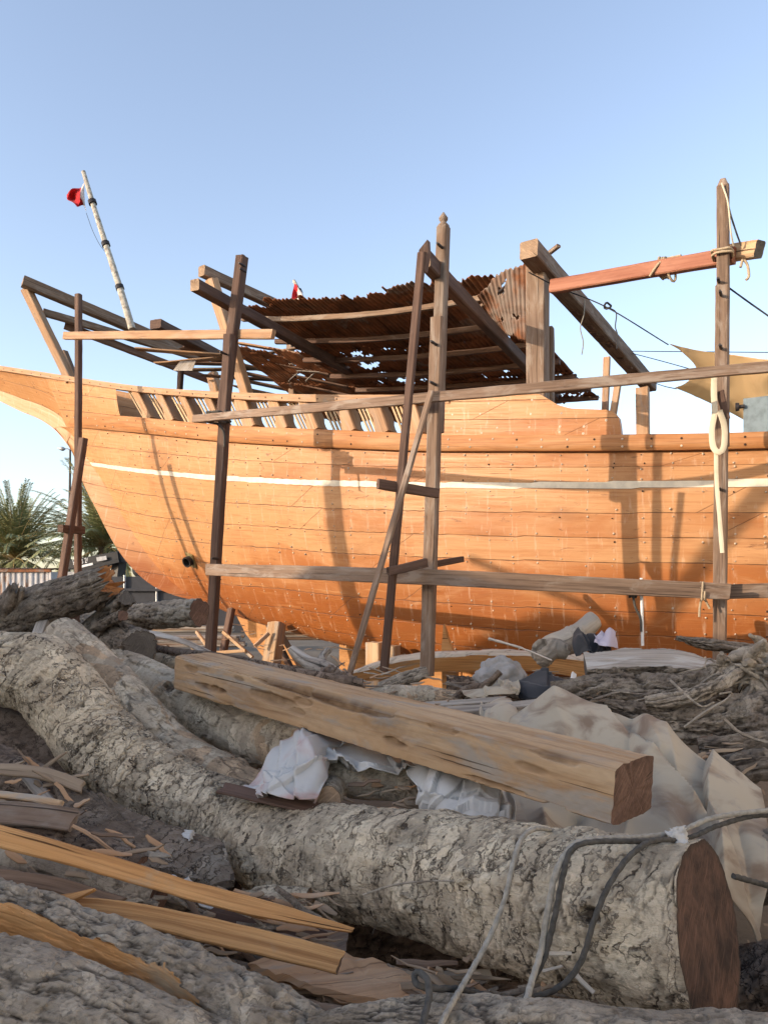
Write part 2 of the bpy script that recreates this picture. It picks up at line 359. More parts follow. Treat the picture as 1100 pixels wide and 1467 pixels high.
def rust_mat(name, zinc=.2):
    s = NT(name); pos = s.n('TexCoord', out=3); u = s.sep(s.attr('uvw')); r = s.n('ObjectInfo', out=5)
    n1 = s.noise(pos, 3.5, 6., .65, .5); n2 = s.noise(s.comb(s.math('MULTIPLY', u[0], 26.), s.math('MULTIPLY', u[1], 2.), s.math('MULTIPLY', r, 20.)), 1., 5., .65)
    col = s.mix(s.ramp(n1, .3, .7), (.095, .046, .028), (.28, .11, .048)); col = s.mix(s.ramp(n2, .5, .78), col, (.26, .115, .05))
    col = s.mix(s.math('MULTIPLY', s.ramp(s.noise(pos, 2.1, 5., .6, .7), .60-zinc*.3, .78-zinc*.3), .85), col, (.24, .20, .17))
    return s.done(col, .85, s.bump(n1, .3, .01), Metallic=.1)
def cloth_mat(name, c, stain, stain2, amt=.5, rough=.9, trans=0., wv=900.):
    s = NT(name); pos = s.n('TexCoord', out=3); n1 = s.noise(pos, 3.2, 5., .55, .8); n2 = s.noise(pos, 9., 6., .65, .3)
    col = s.mix(s.math('MULTIPLY', s.ramp(n1, .46, .66), amt), c, stain); col = s.mix(s.math('MULTIPLY', s.ramp(n2, .56, .76), amt*.8), col, stain2)
    s.set(s.b, 'Sheen Weight', .1); f = s.noise(pos, 140., 3., .6)
    m = s.done(col, rough, s.bump(f, .12, .003))
    if trans:
        t = s.n('BsdfTranslucent', {'Color': col}); x = s.n('MixShader', {0: trans, 1: s.b.outputs[0], 2: t}); s.t.links.new(x, s.t.nodes['Material Output'].inputs[0])
    return m
M = {}
M['hull'] = hull_mat('hull_planking')
M['stripe'] = plain('cream_paint_band', (.74, .65, .50), .55, .2, 9.)
M['putty'] = plain('nail_putty', (.60, .48, .35), .7, .55, 30.); M['nail'] = plain('dark_nail_hole', (.05, .025, .015), .7, .4, 30.)
M['oiled'] = wood('oiled_orange_timber', (.22, .08, .03), (.44, .19, .065), (.52, .27, .12), .6, 40, .5, cracks=.6)
M['cap'] = wood('dry_tan_timber', (.20, .10, .055), (.40, .23, .12), (.47, .31, .19), .75, 40, .5, (.36, .27, .20), .25)
M['dark'] = wood('dark_brown_timber', (.035, .02, .014), (.105, .060, .042), (.15, .092, .066), .8, 50, .6, (.16, .12, .10), .15)
M['grey'] = wood('weathered_brown_timber', (.065, .04, .027), (.19, .125, .085), (.26, .18, .125), .85, 55, .7, (.27, .215, .17), .35, .5, .8)
M['silver'] = wood('silver_grey_timber', (.10, .08, .065), (.29, .245, .20), (.37, .33, .28), .9, 60, .7, (.40, .37, .33), .4, .5, .8)
M['red'] = wood('red_brown_timber', (.13, .035, .018), (.235, .09, .052), (.29, .13, .08), .7, 45, .5)
M['fresh'] = wood('fresh_yellow_timber', (.20, .10, .045), (.42, .26, .135), (.50, .35, .21), .8, 26, .6, (.33, .28, .225), .34, .5, .8)
M['orange'] = wood('sawn_orange_board', (.22, .09, .03), (.47, .235, .085), (.55, .31, .13), .75, 75, .75, (.36, .26, .16), .18, .6, cracks=.9)
M['brownend'] = endgrain('brown_end_grain', (.085, .048, .034), (.17, .10, .07), 40)
M['redend'] = endgrain('dark_red_end_grain', (.028, .017, .013), (.115, .062, .042), 26)
M['greyend'] = endgrain('grey_end_grain', (.07, .06, .052), (.12, .105, .09), 60)
M['tanend'] = endgrain('tan_end_grain', (.20, .13, .08), (.33, .23, .15), 60)
M['barkA'] = bark('pale_grey_bark', (.66, .55, .395), (.49, .395, .28), (.058, .041, .029), .72, cross=.75, rings=1.)
M['barkB'] = bark('dark_furrowed_bark', (.31, .26, .20), (.19, .15, .115), (.025, .018, .013), .9, cross=.3)
M['barkC'] = bark('peeling_bark', (.62, .53, .40), (.45, .37, .275), (.06, .042, .03), 1., None, .9, (.50, .36, .235), cross=.45)
M['barkD'] = bark('grey_furrowed_bark', (.47, .40, .31), (.31, .255, .195), (.035, .026, .019), 1., cross=.25)
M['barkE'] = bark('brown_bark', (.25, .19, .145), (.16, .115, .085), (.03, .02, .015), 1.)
M['chip'] = wood('brown_chips', (.12, .08, .05), (.26, .19, .13), (.33, .25, .17), .9, 35, .5)
M['bare'] = wood('bare_bleached_wood', (.20, .16, .12), (.42, .36, .29), (.50, .44, .36), .9, 35, .5, (.36, .33, .29), .3)
M['rust'] = rust_mat('rusty_corrugated_iron', .18); M['zinc'] = rust_mat('streaked_corrugated_iron', .5)
M['tarp'] = cloth_mat('stained_canvas', (.39, .325, .235), (.19, .125, .08), (.24, .22, .19), .95)
M['plastic'] = cloth_mat('white_plastic_sheet', (.48, .46, .425), (.33, .29, .24), (.25, .24, .24), .85, .45)
M['printed'] = cloth_mat('printed_plastic_sheet', (.47, .455, .43), (.40, .19, .15), (.28, .26, .23), .8, .45)
M['sail'] = cloth_mat('tan_awning_cloth', (.72, .53, .30), (.62, .44, .24), (.74, .58, .38), .5, .9, .5)
M['lilac'] = cloth_mat('lilac_cloth', (.45, .40, .46), (.62, .58, .60), (.30, .27, .36), .7)
M['black'] = cloth_mat('dark_cloth', (.035, .035, .038), (.06, .055, .055), (.02, .02, .02), .5)
M['rope'] = plain('grey_rope_fibre', (.33, .30, .25), .95, .3, 60.); M['ropeD'] = plain('dark_rope_fibre', (.085, .078, .068), .95, .4, 60.)
M['ropeT'] = plain('tan_rope_fibre', (.42, .33, .22), .95, .3, 60.); M['wire'] = plain('black_wire', (.03, .03, .032), .6)
M['strap'] = cloth_mat('webbing_strap', (.60, .52, .38), (.45, .36, .25), (.5, .45, .36), .5)
M['brass'] = plain('old_brass', (.42, .34, .16), .45, .4, 20., .6); M['iron'] = plain('dark_iron', (.05, .045, .045), .55, .3, 20., .5)
M['redflag'] = cloth_mat('red_flag_cloth', (.52, .025, .035), (.40, .02, .03), (.45, .02, .03), .5, .9, .3)
M['whiteflag'] = cloth_mat('white_flag_cloth', (.75, .70, .68), (.6, .5, .48), (.7, .66, .64), .5, .9, .3)
M['bamboo'] = plain('bleached_pole', (.50, .46, .38), .6, .5, 14., c2=(.20, .17, .13))
M['bluebox'] = plain('faded_blue_paint', (.20, .25, .27), .7, .3, 10.)
M['pal'] = plain('palm_leaf', (.17, .20, .09), .55, .5, 6., c2=(.30, .28, .14)); M['palmtrunk'] = bark('palm_trunk', (.20, .15, .10), (.13, .095, .065), (.03, .02, .015), 1.)
M['frond'] = plain('frond_stalk', (.26, .19, .08), .7, .3)
M['fence'] = plain('dark_grey_panel', (.045, .046, .052), .6, .2, 3.); M['steel'] = plain('pale_steel', (.42, .42, .42), .5, .3, 9., .4)
M['crane'] = plain('black_crane_paint', (.018, .019, .022), .45, .3, 6.); M['white'] = plain('white_paint', (.78, .77, .74), .55, .15)
M['stone'] = plain('grey_stone', (.33, .31, .29), .9, .35, 9., bumps=.5)
# ---------------------------------------------------------------- the dhow
class Curve:
    """a line drawn along the hull: photograph pixels plus half-breadth, turned into boat coordinates by station u"""
    def __init__(s, pts, b):
        x = np.linspace(pts[0][0], pts[-1][0], 3000); y = cub([p[0] for p in pts], [p[1] for p in pts], x)
        bb = cub([p[0] for p in b], [p[1] for p in b], x); D = QD(x, bb)
        X = (x-550)/F*D; s.u = np.maximum.accumulate((X+bb*SA)/CA+np.arange(3000)*1e-9)
        s.z = EYE-(y-HZ)/F*D; s.b = bb; s.px = x
    def at(s, u): return np.stack([np.asarray(u, float), np.interp(u, s.u, s.b), np.interp(u, s.u, s.z)], -1)
    def up(s, px): return float(np.interp(px, s.px, s.u))
def bw(q):      # (u, b, z) rows to world
    q = np.asarray(q, float); return np.array([0, YC, 0])+q[..., :1]*AX+q[..., 1:2]*NB+q[..., 2:3]*UPV
bR2 = [(87, .03), (115, .30), (160, .62), (220, 1.05), (320, 1.5), (450, 1.93), (640, 2.25), (900, 2.4), (1200, 2.4), (1700, 2.2)]
R2 = Curve([(87, 611), (188, 620), (313, 633), (400, 639), (500, 644), (640, 648), (800, 648), (950, 647), (1100, 644), (1350, 632), (1700, 604)], bR2)
R1 = Curve([(66, 588), (118, 594), (178, 597), (310, 609), (500, 618), (640, 624), (800, 625), (900, 624), (1100, 620), (1350, 605), (1700, 574)],
           [(66, .10), (87, .2), (115, .42), (160, .74), (220, 1.12), (320, 1.53), (450, 1.94), (640, 2.25), (900, 2.4), (1200, 2.4), (1700, 2.2)])
R0 = Curve([(-160, 502), (0, 525), (60, 534), (111, 542), (150, 548), (199, 554.5), (297, 562), (395, 566), (520, 568), (605, 568), (665, 569)],
           [(-160, .12), (0, .38), (105, .72), (220, 1.22), (320, 1.6), (450, 1.98), (660, 2.28)])
BT = Curve([(-160, 522), (-60, 552), (0, 572), (44, 592), (81, 608), (97, 619), (112, 634), (128, 657), (140, 688), (165, 735), (190, 781), (212, 812), (238, 838), (264, 853), (290, 862), (340, 883), (420, 906), (500, 926), (600, 945), (700, 960), (820, 972), (1100, 990), (1700, 1010)],
           [(-160, .03), (300, .04), (340, .26), (400, .6), (500, 1.1), (600, 1.45), (800, 1.85), (1100, 2.0), (1700, 1.9)])
S1 = ([97, 130, 200, 300, 450, 600, 800, 950, 1100, 1400, 1700], [655, 662, 671, 680, 687, 690, 690, 688, 685, 676, 660])
S2 = ([97, 130, 200, 300, 450, 600, 800, 950, 1100, 1400, 1700], [659, 667, 677, 687, 695, 698, 699, 698, 696, 690, 678])
def sections(us):
    T = R2.at(us); B = BT.at(us); out = []
    for k, u in enumerate(us):
        t, b = T[k], B[k]; p = np.interp(u, [-6, -3.5, -1, 2], [1.1, 1.35, 1.8, 2.1])
        ph = np.linspace(0, math.pi/2, 300); sn = np.sin(ph)**(2/p); cs = np.cos(ph)**(2/p)
        q = np.stack([np.full(300, u), b[1]+(t[1]-b[1])*cs, t[2]+(b[2]-t[2])*sn], 1)
        w = bw(q); px = 550+F*w[:, 0]/w[:, 1]; py = HZ-F*(w[:, 2]-EYE)/w[:, 1]
        L = np.concatenate([[0], np.cumsum(np.linalg.norm(np.diff(q, axis=0), axis=1))])
        def cross(S):
            d = py-np.interp(px, *S); i = np.nonzero(d > 0)[0]
            return L[i[0]] if len(i) else L[-1]
        l1, l2 = cross(S1), cross(S2); l2 = max(l2, l1)
        ls = np.concatenate([np.linspace(0, l1, 7)[:-1], np.linspace(l1, l2, 3)[:-1], np.linspace(l2, L[-1], 41)])
        out.append(np.stack([np.interp(ls, L, q[:, j]) for j in range(3)], 1))
    return np.array(out)       # (nu, 49, 3) as u,b,z
VROW = np.concatenate([np.linspace(0, 2, 7)[:-1], np.linspace(2, 3, 3)[:-1], np.linspace(3, 11, 41)])
dhow = thing('wooden_dhow', 'large orange planked wooden boat with a raking bow and cream stripe, standing on land', 'boat', boat(0, 0, 0))
def plankv(S):
    L = np.concatenate([np.zeros((len(S), 1)), np.cumsum(np.linalg.norm(np.diff(S, axis=1), axis=2), axis=1)], 1)
    pw = np.interp(S[:, 0, 0], [-6, -4, -1, 2, 5], [.40, .38, .31, .275, .25]); V = np.repeat(VROW[None], len(S), 0)
    V[:, 8:] = 3+(L[:, 8:]-L[:, 8:9])/pw[:, None]; return V
def build_hull():
    u0 = BT.up(97)+.002; us = np.concatenate([np.linspace(u0, u0+1.2, 60)[:-1], np.linspace(u0+1.2, 11.5, 200)])
    S = sections(us); nu, nv = S.shape[:2]; VV = plankv(S)
    wv = fbm(np.stack([np.repeat(us*1.1, nv), np.tile(VROW*.5, nu), np.zeros(nu*nv)], 1), 3, 4).reshape(nu, nv)
    S2_ = S.copy(); S2_[..., 1] += wv*.012*np.minimum(1, S[..., 1]/.5)
    X = bw(S2_); uv = np.stack([np.repeat(us[:, None], nv, 1), VV, np.zeros((nu, nv))], -1)
    mb = MB(); g = gridf(nu, nv)
    r = g[:, 0] % nv; st = (r >= 6) & (r < 8); Xf = X.reshape(-1, 3); ok = np.linalg.norm(Xf[g[:, 1]]-Xf[g[:, 0]], axis=1) > 1e-4; st &= ok; g = g[ok]; st = st[ok]
    mb.add(X.reshape(-1, 3), g[~st], uv.reshape(-1, 3))
    mb.add(X.reshape(-1, 3)+NB*.004, g[st], uv.reshape(-1, 3), mi=1)
    # round under the bilge to the keel, the far side, and the deck inside
    bot = S[:, -1]; keel = bot.copy(); keel[:, 1] = .06; keel[:, 2] -= .10*np.minimum(1, bot[:, 1])
    mb.add(bw(np.stack([bot, keel], 1)).reshape(-1, 3), gridf(nu, 2), np.repeat(uv[:, -1:], 2, 1).reshape(-1, 3)+[0, .3, 0])
    fk = np.interp(us, [u0, u0+3.2], [.06, 1.]); far = S[:, ::4].copy(); far[..., 1] *= -fk[:, None]
    mb.add(bw(far).reshape(-1, 3), gridf(nu, far.shape[1])[:, ::-1], uv[:, ::4].reshape(-1, 3))
    fb = np.stack([keel, bot], 1); fb[..., 1] *= -fk[:, None]
    mb.add(bw(fb).reshape(-1, 3), gridf(nu, 2), np.repeat(uv[:, -1:], 2, 1).reshape(-1, 3)+[0, .3, 0])
    # fastenings: pairs of pale putty plugs and a few dark holes along every frame
    disc = circ(1., 7); rng = np.random.default_rng(5)
    pv, pf, dv, df = [], [], [], []
    for uf in -6.27+.285*np.arange(math.ceil((u0+.45+6.27)/.285), 54):
        sec = sections(np.array([uf])); VR = plankv(sec)[0]; sec = sec[0]
        for vr in np.arange(0, 14, 1.0):
            if vr == 2: continue
            for fr in (.16, .84):
                if rng.random() < .14: continue
                vv = vr+fr+rng.normal(0, .035)
                if vv > VR[-1]-.1: continue
                q = np.array([np.interp(vv, VR, sec[:, j]) for j in range(3)])
                q2 = np.array([np.interp(vv+.05, VR, sec[:, j]) for j in range(3)])
                if np.linalg.norm(q2-q) < .002: continue
                q[0] += rng.normal(0, .014); q[1] += .0
                w = bw(q); t = bw(q2)-bw(np.array([uf, q[1], q[2]])); t[:] = t/np.linalg.norm(t)
                nrm = np.cross(AX, t); nrm *= np.sign(nrm@NB)/np.linalg.norm(nrm)
                dark = rng.random() < (.35 if (vr in (1, 0) and uf < -.5) else .12)
                rr = rng.uniform(.0055, .0115)*(.9 if dark else 1); off = .0165 if vv < 11 else .01
                ring = w+nrm*.010+disc[:, :1]*AX*rr+disc[:, 1:]*t*rr*rng.uniform(.8, 1.2)
                V, Fc = (dv, df) if dark else (pv, pf); k = sum(len(x) for x in V)
                V.append(np.vstack([ring-nrm*.02, ring, w+nrm*.014])); i = np.arange(7); j = (i+1) % 7
                Fc.append((k, i, j))
    for V, Fc, mi in ((pv, pf, 2), (dv, df, 3)):
        q = []; tr = []
        for k, i, j in Fc:
            q.append(np.stack([k+i, k+j, k+7+j, k+7+i], 1)); tr.append(np.stack([k+7+i, k+7+j, np.full(7, k+14)], 1))
        mb.add(np.vstack(V), [np.vstack(q), np.vstack(tr)], mi=mi)
    mb.build('hull', [M['hull'], M['stripe'], M['putty'], M['nail']], dhow)
    # deck
    mb = MB(); e = R2.at(us); e[:, 2] -= .02; f = e.copy(); f[:, 1] *= -fk
    mb.add(bw(np.stack([e, f], 1)).reshape(-1, 3), gridf(nu, 2), np.stack([np.repeat(us, 2), np.tile([0, 3.], nu), np.zeros(2*nu)], 1))
    mb.build('deck', M['cap'], dhow)
    # solid bow bulwark and the overhanging head, both sides
    ub = np.linspace(BT.up(-155), R0.up(166), 90); top = R0.at(ub); us_l = R2.at(ub); bt = BT.at(ub)
    low = np.where((ub < R2.up(95))[:, None], bt, us_l); rows = np.linspace(0, 1, 10)
    S = low[:, None]*(rows[None, :, None])+top[:, None]*(1-rows[None, :, None]); S[..., 1] += .05*np.sin(rows*math.pi)[None]*np.minimum(1, top[:, 1:2])
    n = len(ub); uv = np.stack([np.repeat(ub[:, None], 10, 1), np.repeat((20.02+rows*2.96)[None], n, 0), np.zeros((n, 10))], -1)
    mb = MB(); mb.add(bw(S).reshape(-1, 3), gridf(n, 10), uv.reshape(-1, 3)); S[..., 1] *= -np.interp(ub, [ub[0], u0, u0+3.2], [.3, .10, 1.])[:, None]
    mb.add(bw(S).reshape(-1, 3), gridf(n, 10)[:, ::-1], uv.reshape(-1, 3))
    for k, (px_, py_) in enumerate([]): pass
    i = np.linspace(4, n-6, 16).astype(int)
    for a in i:
        for fr in (.12, .3, .4, .62, .75, .92):
            q = low[a]*fr+top[a]*(1-fr); q = q.copy(); q[1] += .05*math.sin(fr*math.pi)+.004
            w = bw(q)+AX*rng.normal(0, .01); ring = w+disc[:, :1]*AX*.010+disc[:, 1:]*UPV*.010
            mb.add(np.vstack([ring, w+NB*.006]), np.stack([np.arange(7), (np.arange(7)+1) % 7, np.full(7, 7)], 1), mi=2 if rng.random() < .4 else 3)
    mb.build('bow_planking', [M['hull'], M['stripe'], M['putty'], M['nail']], dhow)
    # the heavy rubbing rail under the lattice, and the moulded line below it
    ur = np.linspace(R2.up(93), 11.4, 240); a = R1.at(ur); b = R2.at(ur); b = np.where((ur < R2.up(95))[:, None], BT.at(ur), b); b = a+(b-a)*np.clip((ur-ur[0])/.3, .5, 1)[:, None]; b[:, 1] = np.maximum(b[:, 1], .03)
    tp = np.minimum(1, (ur-ur[0])/1.3)
    def off(q, d, dz=0.): r = q.copy(); r[:, 1] += d; r[:, 2] += dz; return r
    loop = [off(a, -.12*tp), off(a, .075*tp, .0), off(a, .09*tp, -.02*tp), off((a+b)/2, .095*tp), off(b, .09*tp, .03*tp), off(b, .07*tp, .006*tp), off(b, -.05*tp, .006*tp)]
    L = np.stack(loop, 1); m = L.shape[1]; n = len(ur); pv_ = np.array([0, .3, .34, .44, .55, .6, .75])
    mb = MB(); mb.add(bw(L).reshape(-1, 3), gridf(n, m), np.stack([np.repeat(ur[:, None], m, 1), np.repeat(pv_[None], n, 0), np.full((n, m), 2.)], -1).reshape(-1, 3))
    for a_ in np.arange(ur[0]+.4, 9, .285):
        for fr in ((.25,) if rng.random() < .5 else (.3, .75)):
            q = R1.at([a_])[0]*(1-fr)+R2.at([a_])[0]*fr; q[1] += .097; w = bw(q)
            ring = w+disc[:, :1]*AX*.012+disc[:, 1:]*UPV*.012
            mb.add(np.vstack([ring-NB*.02, ring, w+NB*.006]), [np.stack([np.arange(7), (np.arange(7)+1) % 7, (np.arange(7)+1) % 7+7, np.arange(7)+7], 1), np.stack([np.arange(7)+7, (np.arange(7)+1) % 7+7, np.full(7, 14)], 1)], mi=1 if rng.random() < .7 else 2)
    o = mb.build('rubbing_rail', [M['oiled'], M['putty'], M['nail']], dhow); sharp(o, 40)
    L[..., 1] *= -np.interp(ur, [u0, u0+3.2], [.06, 1.])[:, None]; mb = MB(); mb.add(bw(L[:, :4]).reshape(-1, 3), gridf(n, 4)[:, ::-1]); o = mb.build('rubbing_rail', [M['oiled']], dhow)
    # cap rail over the lattice
    uc = np.linspace(R0.up(-158), R0.up(645), 200); a = R0.at(uc); h = .085
    loop = [off(a, -.14, 0), off(a, .045, 0.012), off(a, .05, -.02), off(a, .04, -h), off(a, -.14, -h), off(a, -.14, 0)]
    L = np.stack(loop, 1); m = L.shape[1]; n = len(uc)
    mb = MB(); mb.add(bw(L).reshape(-1, 3), gridf(n, m), np.stack([np.repeat(uc[:, None], m, 1), np.repeat(np.arange(m)[None]*.08, n, 0), np.full((n, m), 5.)], -1).reshape(-1, 3))
    for a_ in np.arange(uc[0]+.3, uc[-1], .33):
        q = R0.at([a_])[0]; q[1] += .05; q[2] -= .045; w = bw(q); ring = w+disc[:, :1]*AX*.012+disc[:, 1:]*UPV*.012
        mb.add(np.vstack([ring, w+NB*.005]), np.stack([np.arange(7), (np.arange(7)+1) % 7, np.full(7, 7)], 1), mi=1)
    o = mb.build('cap_rail', [M['cap'], M['nail']], dhow); sharp(o, 40)
build_hull()
def on(c0, px, db=0., dz=0.):
    q = c0.at([c0.up(px)])[0]; q[1] += db; q[2] += dz; return bw(q)
# frame heads and thin bars of the open lattice
heads = [(191, 212), (225, 244), (258, 277), (295, 313), (341, 357), (388, 405), (432, 449), (484, 500), (532, 548), (584, 598), (631, 640)]
wid = [.13, .13, .12, .12, .20, .16, .15, .17, .17, .16, .14]
def head(a, b, w, m, dep=.27):
    t = on(R0, a, -.05, -.05); f = on(R1, b, -.05, .0); mb = MB()
    d = f-t; n = 9; k = np.linspace(0, 1, n); path = t+d*k[:, None]
    pr = rect_prof(w, dep, .012, (4, 4)); pr = np.repeat(pr[None], n, 0).copy()
    nota = .022*np.sin(k*math.pi*3.0)*np.sign(.5-.0*k); back = pr[..., 1] < 0
    pr[..., 1] += np.where(back, nota[:, None]*1.4, 0); pr[..., 0] += np.where(pr[..., 0] > w*.3, nota[:, None]*.6, 0)
    sweep(mb, path-NB*dep*.35, pr, NB, W=random.random()*30)
    return mb.build('frame_head', m, dhow)
for (a, b), w in zip(heads, wid): sharp(head(a, b, w, M['cap']))
barm = wood('pale_thin_bar', (.26, .16, .08), (.50, .36, .21), (.56, .43, .28), .7, 50)
edges = [(165, 186)]+heads
for k in range(len(edges)-1):
    a0, b0 = edges[k]; a1, b1 = edges[k+1]; nb = 4 if a1-a0 > 42 else 3
    for j in range(nb):
        f = .50+.42*(j+.1)/nb if k == 0 else .45+.46*(j+.1)/nb
        t = on(R0, a0+(a1-a0)*f-2, -.10, -.04); g = on(R1, b0+(b1-b0)*f+2, -.10, 0.)
        mb = MB(); sweep(mb, np.linspace(0, 1, 5)[:, None]*(g-t)+t, rect_prof(.028, .028, .004, (2, 2)), NB, W=k*5+j, caprings=1); mb.build('lattice_bar', barm, dhow)
# raised solid bulwark amidships with its swept top and rounded end
def panel():
    tp = [(628, 573), (690, 571), (752, 565), (772, 564), (782, 569), (800, 580), (818, 585), (870, 587), (880, 590), (887, 598), (889, 610), (890, 622)]
    px = np.concatenate([np.linspace(628, 868, 60), np.linspace(869, 890, 24)]); py = np.interp(px, [p[0] for p in tp], [p[1] for p in tp])
    mb = MB(); rows = np.linspace(0, 1, 8); n = len(px); X = np.zeros((n, 8, 3)); uv = np.zeros((n, 8, 3))
    for i in range(n):
        u = R1.up(px[i]); q = R1.at([u])[0]; v = q[1]+.03; g = Q(px[i], py[i], v); b = bw(np.array([u, v, q[2]-.02]))
        zt = max(g[2], q[2]+.02)
        for j, r in enumerate(rows):
            z = zt*(1-r)+b[2]*r; X[i, j] = bw(np.array([u, v, z])); uv[i, j] = (u, (q[2]+.5-z)/.2105+30.5, 0)
    mb.add(X.reshape(-1, 3), gridf(n, 8), uv.reshape(-1, 3)); Y = X-NB*.10; mb.add(Y.reshape(-1, 3), gridf(n, 8)[:, ::-1], uv.reshape(-1, 3))
    E = np.concatenate([X[:, 0], X[-1, 1:]]); E2 = E-NB*.10; m = len(E)
    mb.add(np.stack([E, E2], 1).reshape(-1, 3), gridf(m, 2), np.stack([np.repeat(np.arange(m)*.05, 2), np.tile([30.2, 30.5], m), np.zeros(2*m)], 1))
    disc = circ(1., 8)
    for x, y in [(648, 594), (688, 593), (760, 593), (804, 592), (661, 614), (712, 613), (758, 612), (802, 611), (836, 611), (735, 621), (801, 619), (835, 621), (868, 602), (700, 578), (762, 573), (655, 618), (690, 620)]:
        u = R1.up(x); v = R1.at([u])[0][1]+.03; w = Q(x, y, v); ring = w+disc[:, :1]*AX*.015+disc[:, 1:]*UPV*.015
        mb.add(np.vstack([ring, w+NB*.006]), np.stack([np.arange(8), (np.arange(8)+1) % 8, np.full(8, 8)], 1), mi=1)
    o = mb.build('raised_bulwark', [M['hull'], M['putty']], dhow); sharp(o, 40)
panel()
# keel: deadwood, keel blocks
def cplate(name, pts, th, m, v=0.):
    mb = MB(); prism(mb, [Q(x, y, v+th/2) for x, y in pts], th, -NB, W=random.random()*20); return mb.build(name, m, dhow, False)
deadm = wood('orange_deadwood', (.25, .09, .02), (.46, .20, .055), (.52, .26, .09), .6, 30, .4)
cplate('stern_deadwood', [(328, 860), (372, 872), (396, 905), (424, 952), (430, 975), (396, 975), (384, 950), (352, 908)], .18, deadm)
cplate('keel', [(486, 915), (660, 940), (660, 1000), (486, 990)], .20, deadm)
cplate('keel', [(662, 940), (1000, 950), (1000, 1010), (662, 1000)], .20, deadm)
# the discharge pipe through a square brass plate
u_ = -3.4
def pipe():
    us = np.linspace(-4.6, -2., 200); S = sections(us); X = bw(S); px = 550+F*X[..., 0]/X[..., 1]; py = HZ-F*(X[..., 2]-EYE)/X[..., 1]
    i = np.unravel_index(np.argmin((px-275)**2+(py-801)**2), px.shape); w = X[i]; t = X[i[0], i[1]+1]-X[i[0], i[1]-1]; t /= np.linalg.norm(t)
    a = X[min(i[0]+3, 199), i[1]]-X[i[0]-3, i[1]]; a /= np.linalg.norm(a); n = np.cross(a, t); n *= np.sign(n@NB)/np.linalg.norm(n)
    mb = MB(); s = .125; prism(mb, [w+n*.004+a*x+t*y for x, y in ((-s, -s), (s, -s), (s, s), (-s, s))], .02, n)
    for x, y in ((-1, -1), (1, -1), (1, 1), (-1, 1)): tube(mb, [w+n*.02+(a*x+t*y)*.1, w+n*.035+(a*x+t*y)*.1], .012, 8, n=2)
    f = mb.build('pipe_flange', M['brass'], dhow, False)
    mb = MB(); d = n*.9+a*.25+NB*.2; d /= np.linalg.norm(d); th = np.linspace(0, 2*math.pi, 25)[:-1]
    e1 = np.cross(d, UPV); e1 /= np.linalg.norm(e1); e2 = np.cross(d, e1)
    rings = [(.085, 0), (.085, .10), (.092, .10), (.092, .13), (.072, .13), (.070, -.12), (.0, -.12)]
    X = np.stack([w+d*z+(np.cos(th)[:, None]*e1+np.sin(th)[:, None]*e2)*r for r, z in rings]); mb.add(X.reshape(-1, 3), gridf(len(rings), 24, True))
    o = mb.build('pipe', M['iron'], f); sharp(o)
pipe()
# right: faded cabin side seen above the rail
mb = MB(); A = [(1064, 571), (1160, 560), (1160, 640), (1064, 626)]
prism(mb, [Q(x, y, 1.9) for x, y in A], 1.2, -NB); cab = mb.build('cabin', M['bluebox'], dhow, False)
mb = MB(); k0 = Q(1066, 582, 1.92); tube(mb, [k0, k0-AX*.05], [.02, .02], 10, n=3); tube(mb, [k0-AX*.05, k0-AX*.085], [.04, .045], 12, n=3); mb.build('cabin_knob', M['iron'], cab)
settle(dhow)
# ---------------------------------------------------------------- deck shelters standing on the boat
def bt(name, a, b, w, h, m, parent, up=UPV, **k): return timber(name, Q(*a), Q(*b), w, h, m, up, parent, **k)
shel = thing('deck_shelter', 'rusty corrugated iron shelter roof on heavy beams above the boat deck', 'shelter', boat(2, 0, 3.2))
bt('pillar', (303, 400, 2.0), (368, 610, 1.3), .15, .15, M['cap'], shel, NB)
bt('pillar', (770, 384, 2.28), (770, 585, 2.2), .21, .21, M['grey'], shel, NB)
bt('pillar', (786, 470, 1.9), (787, 600, 1.9), .10, .12, M['grey'], shel, NB)
bt('roof_beam', (289, 388, 2.05), (560, 513, -2.4), .14, .15, M['grey'], shel, endm=M['tanend'])
bt('roof_beam', (757, 357, 2.75), (931, 553, -2.5), .20, .19, M['grey'], shel, endm=M['tanend'])
bt('post', (920, 556, -1.9), (921, 640, -1.9), .19, .15, M['cap'], shel, NB)
bt('post', (869, 512, -2.6), (864, 660, -2.6), .11, .09, M['cap'], shel, NB)
bt('post', (886, 540, -2.4), (868, 660, -2.4), .11, .09, M['cap'], shel, NB)
# dark plates standing for old notches along the underside of the right hand beam
mb = MB(); a, b = Q(757, 357, 2.75), Q(931, 553, -2.5); d = (b-a)/np.linalg.norm(b-a); sd = np.cross(d, UPV); sd /= np.linalg.norm(sd); un = np.cross(sd, d)
L = np.linalg.norm(b-a); rng = np.random.default_rng(3)
for t in (.30, .335, .40, .45, .49, .54, .66, .74, .80, .845, .90):
    c = a+d*L*t-un*.094+sd*rng.uniform(-.03, .03); w_ = rng.uniform(.03, .055); l_ = rng.uniform(.05, .12)
    o_ = [(-l_, -w_), (-.3*l_, -.7*w_), (.4*l_, -w_), (l_, -.5*w_), (.8*l_, w_*.8), (.2*l_, w_*.4), (-.5*l_, w_)]
    mb = MB(); prism(mb, [c+d*x+sd*y for x, y in o_], .02, -un); mb.build('notch_plate', M['dark'], [x for x in shel.children if x.name.startswith('roof_beam')][1], False)
tagp = [x for x in shel.children if x.name.startswith('roof_beam')][1]; tagp['label'] = 'heavy grey beam with dark pockets along its underside'
